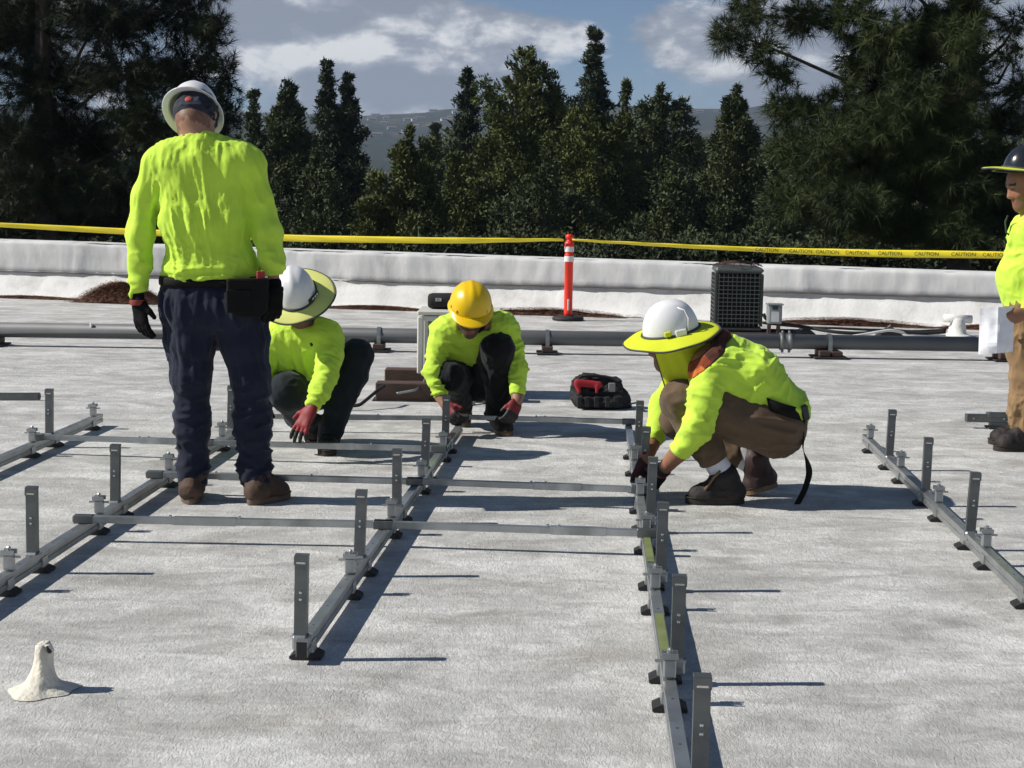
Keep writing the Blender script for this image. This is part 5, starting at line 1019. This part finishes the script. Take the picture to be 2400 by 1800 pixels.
# ------------------------------------------------------------------ land beyond the roof
GZ = -7.0
M_lot = mat('parking_lot', (.060, .058, .054), .95, var=.3, vscale=.06, dirt=((.10, .085, .055), .02, .45, .7))
mb = MB(); mb.add([(-4000, -500, GZ), (4000, -500, GZ), (4000, 6000, GZ), (-4000, 6000, GZ)], [(0, 1, 2, 3)]); tag(mb.build('ground', M_lot), kind='structure')
def hill_h(x, y):
    x = np.asarray(x, float); y = np.asarray(y, float); P = np.stack([x / 420, y / 420, x * 0 + 3.3], 1); n1 = vnoise(P) - .5; n2 = vnoise(P * 3.1 + 9) - .5; n3 = vnoise(P * 9 + 4) - .5
    t = np.clip((y - 900) / 2050, 0, 1); base = t ** 1.25 * (190 + 6 * np.sin(x / 330) + 12 * np.clip((x - 350) / 500, -1, 1.2))
    return GZ - 6 + base + t * (n1 * 46 + n2 * 16 + n3 * 7) - np.clip(y - 3000, 0, 1e9) * .10
nx, ny = 220, 150; X, Y = np.meshgrid(np.linspace(-1700, 1700, nx), 880 + 2700 * np.linspace(0, 1, ny) ** .9, indexing='ij')
V = np.stack([X.ravel(), Y.ravel(), hill_h(X.ravel(), Y.ravel())], 1)
I = (np.arange(nx - 1)[:, None] * ny + np.arange(ny - 1)[None]).ravel(); Fc = np.stack([I, I + ny, I + ny + 1, I + 1], 1)
M_hill = bpy.data.materials.new('hill_scrub'); M_hill.use_nodes = True
def hillmat(m):
    n = m.node_tree; L = n.links.new; b = n.nodes['Principled BSDF']; b.inputs['Roughness'].default_value = 1; b.inputs['Specular IOR Level'].default_value = 0
    tc = n.nodes.new('ShaderNodeTexCoord')
    def ns(sc, d, r): t = n.nodes.new('ShaderNodeTexNoise'); t.inputs['Scale'].default_value = sc; t.inputs['Detail'].default_value = d; t.inputs['Roughness'].default_value = r; L(tc.outputs['Object'], t.inputs['Vector']); return t.outputs['Fac']
    def rg(f, a, b_): r = n.nodes.new('ShaderNodeMapRange'); r.inputs[1].default_value = a; r.inputs[2].default_value = b_; L(f, r.inputs[0]); return r.outputs[0]
    m1 = n.nodes.new('ShaderNodeMixRGB'); L(rg(ns(.006, 5, .6), .5, .62), m1.inputs[0]); m1.inputs[1].default_value = (.030, .037, .024, 1); m1.inputs[2].default_value = (.12, .085, .052, 1)
    m2 = n.nodes.new('ShaderNodeMixRGB'); L(rg(ns(.03, 5, .75), .44, .52), m2.inputs[0]); L(m1.outputs[0], m2.inputs[1]); m2.inputs[2].default_value = (.022, .030, .020, 1); L(m2.outputs[0], b.inputs['Base Color'])
hillmat(M_hill)
tag(link('hills', fast_mesh('hills', V, Fc), M_hill, None, True), kind='structure')
def on_hill(u, v):
    d = ray(u, v); t = np.linspace(700, 3400, 1400); P = _C + d[None] * t[:, None]; hh = hill_h(P[:, 0], P[:, 1]); k = np.argmax(P[:, 2] < hh)
    return P[k] if P[k, 2] < hh[k] else None
def me_wall(w, d, h): mb = MB(); mb.box((0, 0, h / 2 - 1), (w, d, h + 2)); return mb
M_hw1, M_hw2, M_tile = mat('house_cream', (.60, .58, .53), .9), mat('house_tan', (.30, .26, .22), .9), mat('house_tiles', (.15, .11, .09), .9)
rg_ = random.Random(5); hm = {}
hpx = [(985, 250), (968, 252), (1000, 253), (1042, 249), (1085, 256), (1110, 258), (925, 256), (890, 259), (862, 264), (955, 283), (970, 284), (985, 279), (1040, 283), (1058, 278), (845, 279), (872, 282), (905, 280), (918, 303), (948, 312), (885, 318), (855, 300), (1010, 300), (1032, 305), (760, 270), (785, 276), (1640, 264), (2260, 290), (2290, 300), (935, 262), (1015, 262), (1065, 266), (880, 272), (900, 292), (975, 298), (1025, 292)]
for i, (u, v) in enumerate(hpx):
    p = on_hill(u, v)
    if p is None: continue
    k = i % 4; w, d, h = ((10, 7, 3.5), (13, 7, 3), (8, 7, 4), (15, 7, 3))[k]; M1 = (M_hw1, M_hw2)[i % 2]
    if k not in hm:
        a = MB(); a.box((0, 0, h / 2 - 2), (w, d, h + 4)); b = MB(); b.prism([(-d / 2 - .8, h), (d / 2 + .8, h), (0, h + 1.8)], (-w / 2 - .8, 0, 0), w + 1.6, [[0, 1, 0], [0, 0, 1], [1, 0, 0.0]]); c = MB()
        hm[k] = (mesh_of(a, 'wall', M_hw1), mesh_of(b, 'roof', M_tile), mesh_of(MB().box((0, -d / 2 - .05, h * .5), (w * .7, .2, 1.8)), 'window_band', mat('far_glass', (.05, .06, .07), .2)))
    p[2] = hill_h([p[0]], [p[1]])[0]; e = empty('hillside_house', p, ('cream' if M1 is M_hw1 else 'tan') + ' house with tiled roof on the distant hillside', 'house', 'distant hillside houses ' + ('cream' if M1 is M_hw1 else 'tan')); e.rotation_euler[2] = rg_.uniform(-.4, .4)
    for nm, me in zip(('wall', 'roof', 'window_band'), hm[k]):
        o = link(nm, me, None, e)
        if nm == 'wall' and M1 is M_hw2: o.material_slots[0].link = 'OBJECT'; o.material_slots[0].material = M_hw2
pb = on_hill(1677, 246)
if pb is not None:
    z0 = hill_h([pb[0]], [pb[1]])[0]; z1 = D(1677, 197, pb[1])[2]; ma = empty('lattice_mast', (pb[0], pb[1], z0), 'thin lattice mast on the ridge of the right-hand hill', 'mast'); mb = MB(); H_ = z1 - z0
    for sx, sy in ((-1, -1), (1, -1), (1, 1), (-1, 1)): mb.tube([pb * [1, 1, 0] + [sx * 3.2, sy * 3.2, z0 - 2], pb * [1, 1, 0] + [sx * .4, sy * .4, z1]], [.45, .3], 4)
    for k in range(8):
        t0, t1 = k / 8, (k + 1) / 8; w0, w1 = 3.2 * (1 - t0) + .4 * t0, 3.2 * (1 - t1) + .4 * t1
        for sx in (-1, 1): mb.tube([pb * [1, 1, 0] + [sx * w0, -w0, z0 + H_ * t0], pb * [1, 1, 0] + [-sx * w1, -w1, z0 + H_ * t1]], .22, 4)
    mb.build('lattice', mat('mast_steel', (.18, .17, .16), .7, .3), ma)

# ------------------------------------------------------------------ trees
def leafmat(name, c1, c2, c3, sc=1.2):
    if name in MATS: return MATS[name]
    m = bpy.data.materials.new(name); m.use_nodes = True; n = m.node_tree; L = n.links.new; b = n.nodes['Principled BSDF']; b.inputs['Roughness'].default_value = .7; b.inputs['Specular IOR Level'].default_value = .25
    tc = n.nodes.new('ShaderNodeTexCoord'); t = n.nodes.new('ShaderNodeTexNoise'); t.inputs['Scale'].default_value = sc; t.inputs['Detail'].default_value = 5; L(tc.outputs['Object'], t.inputs['Vector'])
    r = n.nodes.new('ShaderNodeValToRGB'); L(t.outputs['Fac'], r.inputs[0]); e = r.color_ramp.elements; e[0].position, e[0].color = .34, (*c1, 1); e[1].position, e[1].color = .68, (*c3, 1); k = e.new(.5); k.color = (*c2, 1)
    L(r.outputs[0], b.inputs['Base Color']); MATS[name] = m; return m
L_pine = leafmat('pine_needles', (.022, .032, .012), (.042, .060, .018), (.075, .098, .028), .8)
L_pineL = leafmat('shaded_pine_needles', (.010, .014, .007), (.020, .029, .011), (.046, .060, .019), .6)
L_cyp = leafmat('cypress_leaves', (.035, .048, .020), (.060, .078, .030), (.095, .110, .040), .5)
L_bro = leafmat('olive_leaves', (.042, .056, .016), (.080, .098, .024), (.125, .140, .036), .5)
L_blu = leafmat('blue_green_leaves', (.028, .042, .024), (.050, .068, .036), (.080, .098, .050), .5)
L_hed = leafmat('hedge_leaves', (.018, .026, .012), (.036, .048, .019), (.062, .075, .028), 1.5)
M_bark = mat('bark', (.075, .055, .042), .95, var=.35, vscale=6, bump=.6, bscale=14)
def tri_leaves(C, n, sig, ln, wd, rs, up=.25, outd=None):
    """n leaf-sized triangles round each centre"""
    N = len(C); sig = sig if np.isscalar(sig) else np.repeat(sig, n)[:, None]; P = np.repeat(C, n, 0) + rs.normal(0, 1, (N * n, 3)) * sig; d = rs.normal(0, 1, (N * n, 3)); d[:, 2] += up
    if outd is not None: d += np.repeat(outd, n, 0) * 1.1
    d /= np.linalg.norm(d, axis=1)[:, None]; s = np.cross(d, rs.normal(0, 1, (N * n, 3))); s /= np.linalg.norm(s, axis=1)[:, None]
    l = (ln * rs.uniform(.6, 1.3, N * n))[:, None]; w = (wd * rs.uniform(.6, 1.3, N * n))[:, None]
    V = np.stack([P - s * w * .5, P + s * w * .5, P + d * l], 1).reshape(-1, 3); return V, np.arange(len(V)).reshape(-1, 3)
def px(u, v, y): return D(u * dsp, v * dsp, y)
def far_tree(name, label, xc, top, halfw, dist, kind, seed, leaf, nclump, lean=0.0, group='trees behind the parapet', base_v=600, n_leaf=29):
    """xc, top, halfw in 2212-wide picture units; crown is a real volume of that size at its distance"""
    rs = np.random.default_rng(seed); tp_ = px(xc, top, dist); R_ = halfw * dsp * dist / FPX; base = np.array([tp_[0] - lean, dist, GZ]); H_ = tp_[2] - GZ
    nclump = int(nclump * 1.9); per = 16 if kind != 'spire' else 8; nb = nclump // per; tb = (np.arange(nb) + rs.random(nb)) / nb; tb = tb ** (.80 if kind == 'spire' else .72); thb = np.arange(nb) * 2.399963 + rs.normal(0, .35, nb)
    if kind == 'spire': nt_ = int(rs.integers(13, 17)); fr_ = np.mod(tb * nt_ + rs.random(), 1.0); pr = np.minimum(1, .05 + .95 * (tb / .5) ** 1.0) * (.30 + .85 * fr_) * rs.uniform(.75, 1.15, nb); bs = R_ * np.clip(.10 + .36 * tb, .10, .30); zs = .7; cl = .96
    elif kind == 'cone': pr = np.minimum(1, .05 + .95 * (tb / .5) ** .8) * rs.uniform(.55, 1.12, nb); bs = R_ * np.clip(.12 + .25 * tb, .12, .26); zs = 1.1; cl = .97
    else: pr = np.clip(np.sqrt(np.clip(1 - (1 - tb / .26) ** 2, 0, 1)) * (tb < .26) + (tb >= .26), .10, 1) * np.where(rs.random(nb) < .45, rs.uniform(.0, .7, nb), rs.uniform(.6, 1.12, nb)); bs = R_ * rs.uniform(.13, .24, nb); zs = 1.55; cl = .93
    rb = R_ * pr * .92; zb2 = GZ + H_ * (1 - tb * cl) + (rs.normal(0, .25, nb) if kind != 'spire' else np.round(rs.normal(0, .2, nb), 1))
    cb_ = np.stack([tp_[0] - lean * tb + rb * np.cos(thb), dist + rb * np.sin(thb), zb2 - bs * zs], 1); q = rs.normal(0, 1, (nb, per, 3)); q /= np.linalg.norm(q, axis=2)[:, :, None]; q *= rs.uniform(.35, 1, (nb, per, 1)) ** .5
    C_ = (cb_[:, None] + q * bs[:, None, None] * np.array([1, 1, zs])).reshape(-1, 3); outd = (q + np.stack([np.cos(thb), np.sin(thb), np.full(nb, .5)], 1)[:, None] * .6).reshape(-1, 3)
    na = int(H_ * (9 if kind != 'spire' else 5)); ta = rs.random(na) ** 1.1 * .8; ta = ta[np.mod(ta * 14, 1) > .3] if kind == 'spire' else ta; na = len(ta); pa = np.minimum(1, .05 + (ta / .5)) * R_ * (.13 if kind == 'spire' else .28); ah = rs.random(na) * 6.28      # foliage close to the leader
    C_ = np.concatenate([C_, np.stack([tp_[0] - lean * ta + pa * np.cos(ah), dist + pa * np.sin(ah), GZ + H_ * (1 - ta)], 1)]); outd = np.concatenate([outd, np.stack([np.cos(ah), np.sin(ah), np.full(na, .6)], 1)])
    m_ = C_[:, 2] < tp_[2] + .1; C_, outd = C_[m_], outd[m_]
    sc = dist / 65; tt_ = (tp_[2] - C_[:, 2]) / H_; V, Fc = tri_leaves(C_, n_leaf, (.15 if kind != 'spire' else .13) * sc ** .5 * np.clip(.4 + 2.2 * tt_, .4, 1), .18 * sc ** .5, .088 * sc ** .5, rs, .5, outd)
    root = empty(name, base, label, 'tree', group)
    link('crown', fast_mesh('crown', V - base, Fc), leaf, root)
    mb = MB(); mb.tube([base, base + [(tp_[0] - base[0]) * .5, 0, H_ * .5], [tp_[0], dist, tp_[2] - .5]], [.030 * H_ * .75, .018 * H_ * .75, .02], 8)
    for k in range(10):
        tt = rs.uniform(.2, .8); a = rs.random() * 6.28; zz = GZ + H_ * (1 - tt); q = np.array([tp_[0] - lean * tt, dist, zz - .5]); rl = R_ * min(1, .2 + tt) * .75; mb.tube([q, q + [math.cos(a) * rl * .5, math.sin(a) * rl * .5, rl * .2], q + [math.cos(a) * rl, math.sin(a) * rl, rl * .25]], [.07, .05, .015], 5)
    mb.build('trunk', M_bark, root, True)
TR = [('conifer', 'short narrow conifer just right of the standing worker\'s helmet', 548, 194, 46, 62, 'spire', 1, L_cyp, 420, 0),
      ('conifer', 'bushy conical conifer second from the left pine, beside the standing worker', 618, 168, 88, 66, 'cone', 2, L_cyp, 1400, 0),
      ('conifer', 'tall thin spire conifer, left one of the close pair', 706, 140, 66, 70, 'spire', 3, L_blu, 700, 0),
      ('conifer', 'tall thin spire conifer, right one of the close pair', 752, 150, 66, 70, 'spire', 4, L_blu, 700, 0),
      ('pine_tree', 'low leaning pine left of centre, below the far hill', 885, 274, 96, 58, 'broad', 5, L_bro, 1300, 1.0),
      ('conifer', 'small thin spire conifer in front of the far hill', 941, 260, 30, 85, 'spire', 6, L_blu, 260, 0),
      ('conifer', 'slim spire conifer left of the biggest central tree', 1010, 140, 62, 72, 'spire', 7, L_blu, 700, 0),
      ('cypress_tree', 'biggest central tree with a broad dense olive green crown', 1145, 100, 128, 66, 'broad', 8, L_bro, 2600, 0),
      ('conifer', 'tallest dark spire conifer rising right of the central tree', 1286, 58, 76, 76, 'spire', 9, L_blu, 800, 0),
      ('cypress_tree', 'olive green tree filling the gap under the tallest spire', 1275, 225, 100, 60, 'broad', 10, L_bro, 1700, 0),
      ('conifer', 'small rounded treetop right of the tallest spire', 1352, 176, 44, 70, 'cone', 11, L_bro, 420, 0),
      ('cypress_tree', 'wide green tree between the tallest spire and the right conifer', 1428, 186, 92, 68, 'broad', 12, L_cyp, 1700, 0),
      ('conifer', 'dense conical conifer left of the big right-hand pine', 1592, 188, 92, 60, 'cone', 13, L_cyp, 1700, 0),
      ('pine_tree', 'broad lower pine below the slim spire', 985, 330, 100, 62, 'broad', 14, L_bro, 1300, 0),
      ('cypress_tree', 'dark shaded tree behind the orange delineator', 1180, 330, 120, 56, 'broad', 15, L_cyp, 900, 0),
      ('conifer', 'dark tree under the right conifer and the big right-hand pine', 1690, 330, 110, 54, 'cone', 16, L_cyp, 900, 0),
      ('cypress_tree', 'shaded tree right of the orange delineator', 1445, 350, 110, 54, 'broad', 17, L_cyp, 900, 0),
      ('cypress_tree', 'shaded tree behind the squatting worker', 680, 330, 105, 54, 'broad', 18, L_cyp, 900, 0)]
for (nm, lb, x, t, hw, dist, kd, sd, lf, nc, ln) in TR: far_tree(nm, lb, x, t, hw, dist, kd, sd, lf, nc, ln)
# wood behind them that reads as one mass
rs = np.random.default_rng(77); Cs = []
for k in range(46):
    u = -100 + k * 58 + rs.uniform(-20, 20); y = rs.uniform(92, 125); topv = rs.uniform(365, 425) if 690 < u < 980 else rs.uniform(290, 370); tz = D(u, topv, y)[2]; x = D(u, 500, y)[0]; R_ = rs.uniform(2.4, 3.8); n = 170
    t = rs.random(n) ** .8; th = rs.random(n) * 6.28; pr_ = np.minimum(1, .2 + 1.4 * t) * R_ * np.sqrt(rs.uniform(.3, 1, n)); Cs.append(np.stack([x + pr_ * np.cos(th), y + pr_ * np.sin(th), GZ + (tz - GZ) * (1 - t)], 1))
V, Fc = tri_leaves(np.concatenate(Cs), 18, .42, .55, .26, rs, .3); w_ = link('distant_wood', fast_mesh('distant_wood', V, Fc), L_cyp); tag(w_, 'dark belt of distant trees seen through gaps between the nearer trunks', 'woodland', kind='stuff')
# clipped hedge and shrubs right behind the parapet
def shrub(label, u0, u1, topv, y, seed, leaf=L_hed, n=900):
    rs = np.random.default_rng(seed); x0, x1 = D(u0, 560, y)[0], D(u1, 560, y)[0]; zt2 = D((u0 + u1) / 2, topv, y)[2]; root = empty('shrub', ((x0 + x1) / 2, y, GZ), label, 'shrub', 'shrubs right behind the parapet')
    a = rs.random(n); b = rs.uniform(-1, 1, n); top = zt2 - .5 * (1 - vnoise(np.stack([a * (x1 - x0) * .8 + seed, b, b * 0], 1))) - .35 * np.abs(2 * a - 1) ** 3
    C_ = np.stack([x0 + (x1 - x0) * a, y + b * .9, top - 2.6 * rs.random(n) ** 1.6], 1); V, Fc = tri_leaves(C_, 32, .16, .125, .058, rs, .3)
    link('foliage', fast_mesh('foliage', V - np.array([(x0 + x1) / 2, y, GZ]), Fc), leaf, root)
    mb = MB()
    for k in range(7): xx = x0 + (x1 - x0) * (k + .5) / 7; mb.tube([(xx, y, GZ), (xx + rs.uniform(-.2, .2), y, (GZ + zt2) / 2), (xx + rs.uniform(-.4, .4), y, zt2 - .8)], [.09, .06, .02], 6)
    mb.build('stem', M_bark, root, True)
for lb, a, b, t, y, s in (('low dark shrub left of centre behind the parapet and tape', 905, 1180, 566, 33, 1), ('dark shrub behind the orange delineator', 1120, 1400, 548, 34, 2), ('dark shrub right of the orange delineator', 1360, 1640, 558, 33, 3), ('dark shrub behind the condenser unit', 1600, 1880, 552, 34, 4), ('dark shrub under the big right-hand pine', 1840, 2140, 556, 33, 5), ('dark shrub behind the right-hand worker', 2080, 2480, 560, 34, 6), ('dark shrub at far left under the left pine', -160, 260, 548, 33, 7), ('dark shrub behind the standing worker', 230, 700, 552, 34, 8)):
    shrub(lb, a, b, t, y, s)

# two big long-needled pines near the roof
def big_pine(label, trunk_uv, dist, vols, seed, leaf, dens, needles=52, limbs=()):
    rs = np.random.default_rng(seed); tx = D(trunk_uv, 500, dist)[0]; base = np.array([tx, dist, GZ]); root = empty('long_needled_pine', base, label, 'pine tree', 'big long-needled pines')
    tz = D(trunk_uv, -260, dist)[2]; mb = MB(); mb.tube([base, (tx + .1, dist, -2), (tx - .1, dist, 2), (tx, dist, tz)], [.30, .24, .19, .10], 12); T, Dv = [], []
    for (u, v, ru, rv, dy) in vols:
        c = D(u, v, dist + dy); rx, rz = ru * dist / FPX, rv * dist / FPX; ryy = min(2.0, .5 * (rx + rz) + .4); n = max(5, int(dens * rx * rz * 10))
        a0 = np.array([tx, dist, c[2] - .3 - .25 * abs(c[0] - tx) * .5]); far_ = abs(c[0] - tx) > 2.4
        if not far_ or len(T) % 3 == 0: m1_, m2_ = a0 + (c - a0) * .35 + [0, .2, -.25 + rs.normal(0, .2)], a0 + (c - a0) * .7 + rs.normal(0, .15, 3) - [0, 0, .1]; mb.tube([a0, m1_, m2_, c], [.05, .04, .028, .012], 6)
        for k in range(n):
            d = rs.normal(0, 1, 3); d /= np.linalg.norm(d); q = c + d * np.array([rx, ryy, rz]) * rs.random() ** .42; og = c + (q - c) * .25 + rs.normal(0, .08, 3); e = unit(q - og + [0, 0, .10]); L_ = np.linalg.norm(q - og)
            if k % 6 == 0: mb.tube([og, (og + q) / 2 - [0, 0, .05], q], [.014, .010, .005], 4, cap=False)
            m = max(1, int(L_ / .20))
            for j in range(m): T.append(og + (q - og) * (j + 1) / m); Dv.append(e)
    T, Dv = np.array(T), np.array(Dv); N = len(T) * needles; P = np.repeat(T, needles, 0) - np.repeat(Dv, needles, 0) * rs.uniform(0, .12, (N, 1)); d = np.repeat(Dv, needles, 0) * .75 + rs.normal(0, .62, (N, 3)); d[:, 2] += .12; d /= np.linalg.norm(d, axis=1)[:, None]
    l = rs.uniform(.17, .30, (N, 1)); s = np.cross(d, rs.normal(0, 1, (N, 3))); s /= np.linalg.norm(s, axis=1)[:, None]; w = .0105; tip = P + d * l - np.array([0, 0, 1.0]) * (l ** 2) * .7
    V = np.stack([P - s * w * .5, P + s * w * .5, tip], 1).reshape(-1, 3); Fc = np.arange(N * 3).reshape(-1, 3)
    link('crown', fast_mesh('crown', V - base, Fc), leaf, root); mb.build('trunk', M_bark, root, True); return len(T)
LV = [(60, 60, 150, 130, .5), (250, 40, 150, 110, -.5), (420, 20, 100, 110, .4), (500, 90, 55, 100, -.2), (530, 180, 42, 80, .1), (440, 170, 100, 90, 1.0), (300, 170, 130, 90, -.8), (120, 200, 150, 100, .2), (20, 320, 120, 100, -.6), (190, 320, 140, 90, .8), (350, 290, 120, 90, -.4), (480, 270, 90, 70, .5), (540, 260, 40, 50, .0), (90, 440, 160, 80, .1), (270, 440, 140, 80, -.6), (430, 400, 110, 90, .4), (520, 370, 60, 80, 1.2), (160, 520, 190, 50, .8), (380, 520, 150, 60, 1.0), (-60, 520, 120, 80, .2), (-80, 120, 110, 150, 0), (200, -90, 330, 80, .3), (500, -40, 60, 60, .3), (540, 480, 60, 70, 1.4)]
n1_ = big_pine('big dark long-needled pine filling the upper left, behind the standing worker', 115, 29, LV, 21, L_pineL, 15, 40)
RV = [(1700, 70, 48, 55, .0), (1760, 30, 60, 50, .3), (1775, 110, 65, 45, -.2), (1830, 165, 55, 40, .2), (1890, 40, 80, 55, .4), (1990, 30, 80, 60, -.3), (2010, 130, 55, 70, .0), (1980, 215, 50, 40, -.3), (2070, 190, 80, 90, .5), (1850, 250, 60, 60, .3), (1905, 265, 60, 55, -.2), (1990, 300, 75, 65, .3), (1850, 340, 60, 55, .1), (1920, 380, 80, 60, -.4), (2030, 400, 90, 70, .4), (2120, 300, 90, 90, -.4), (2160, 100, 90, 100, .4), (2250, 40, 100, 70, -.5), (2200, 230, 80, 90, .8), (2280, 180, 60, 80, .2), (2160, 430, 100, 70, -.3), (1860, 470, 80, 60, .5), (1960, 510, 100, 55, .2), (2080, 530, 110, 50, -.3), (2210, 530, 120, 60, .4), (2290, 420, 80, 70, .6), (2350, 290, 70, 60, -.5), (2380, 60, 40, 40, -.2), (2375, 130, 50, 30, .0), (2340, 500, 90, 60, .8), (2420, 420, 60, 80, .3), (2100, -70, 330, 60, .2), (1760, -50, 90, 50, .1), (2240, 110, 70, 70, -1.3), (2255, 230, 70, 70, -1.4), (2240, 330, 80, 70, -1.3), (2260, 440, 80, 70, -1.4), (2250, 540, 90, 60, -1.3), (2330, 400, 80, 80, -1.0), (2130, 220, 70, 80, -1.2), (2060, 280, 80, 70, -1.2), (1950, 330, 70, 60, -1.0), (2160, 360, 90, 70, -1.2), (2000, 460, 100, 60, -1.2), (2390, 210, 60, 50, -.6), (2400, 520, 70, 60, -.8), (2080, 90, 70, 70, -.9)]
n2_ = big_pine('big green long-needled pine filling the upper right corner', 2255, 27, RV, 22, L_pine, 30, 40)

# ------------------------------------------------------------------ parked cars glimpsed beyond the parapet
def car(label, u, v, mpaint, rz):
    p = G(u, v, GZ); r = empty('parked_car', p, label, 'car', 'cars parked beyond the roof'); r.rotation_euler[2] = rz
    def add(nm, mb, m, par=r, **k): me = bpy.data.meshes.new(nm); me.from_pydata(mb.v, [], mb.f); o = link(nm, me, m, par); bv = o.modifiers.new('bevel', 'BEVEL'); bv.width = .05; bv.segments = 2; return o
    A3 = [[1, 0, 0], [0, 0, 1], [0, 1, 0.0]]
    add('body', MB().prism([(-2.2, .35), (2.2, .35), (2.25, .75), (1.9, .95), (-2.0, .98), (-2.25, .8)], (0, -.88, 0), 1.76, A3), mpaint)
    add('cabin', MB().prism([(-1.7, .97), (1.0, .96), (.45, 1.45), (-1.1, 1.48)], (0, -.78, 0), 1.56, A3), mpaint)
    for sy in (-1, 1): add('window', MB().prism([(-1.45, 1.0), (.8, 1.0), (.38, 1.38), (-1.05, 1.4)], (0, sy * .79 - .012, 0), .024, A3), mat('car_glass', (.012, .014, .016), .08))
    for x in (-1.35, 1.4):
        for sy in (-1, 1): add('wheel', MB().lathe((x, sy * .80, .33), [(.2, -.1), (.33, -.09), (.33, .09), (.2, .1)], 16, A3), M_rub)
    for sy in (-1, 1): add('headlight', MB().box((2.2, sy * .62, .7), (.12, .35, .14)), M_wht)
car('white parked car glimpsed left of centre between tape and parapet', 848, 594, mat('car_white', (.75, .75, .75), .25, coat=.5), .25)
car('dark parked car glimpsed just left of the white car', 800, 593, mat('car_dark', (.02, .022, .025), .25, coat=.5), .2)

# ------------------------------------------------------------------ air between us and the hills
mb = MB(); mb.box((0, 1800, 130), (3900, 4300, 290)); hz_ = mb.build('haze', None); hz_['kind'] = 'stuff'; hz_['label'] = 'thin pale daytime haze in front of the distant hills'; hz_['category'] = 'haze'
mh = bpy.data.materials.new('haze_air'); mh.use_nodes = True; n = mh.node_tree; n.nodes.clear(); vo = n.nodes.new('ShaderNodeVolumePrincipled'); vo.inputs['Density'].default_value = 1.5e-4; vo.inputs['Color'].default_value = (.62, .76, .97, 1); vo.inputs['Anisotropy'].default_value = .2
mo = n.nodes.new('ShaderNodeOutputMaterial'); n.links.new(vo.outputs[0], mo.inputs['Volume']); hz_.data.materials.append(mh)
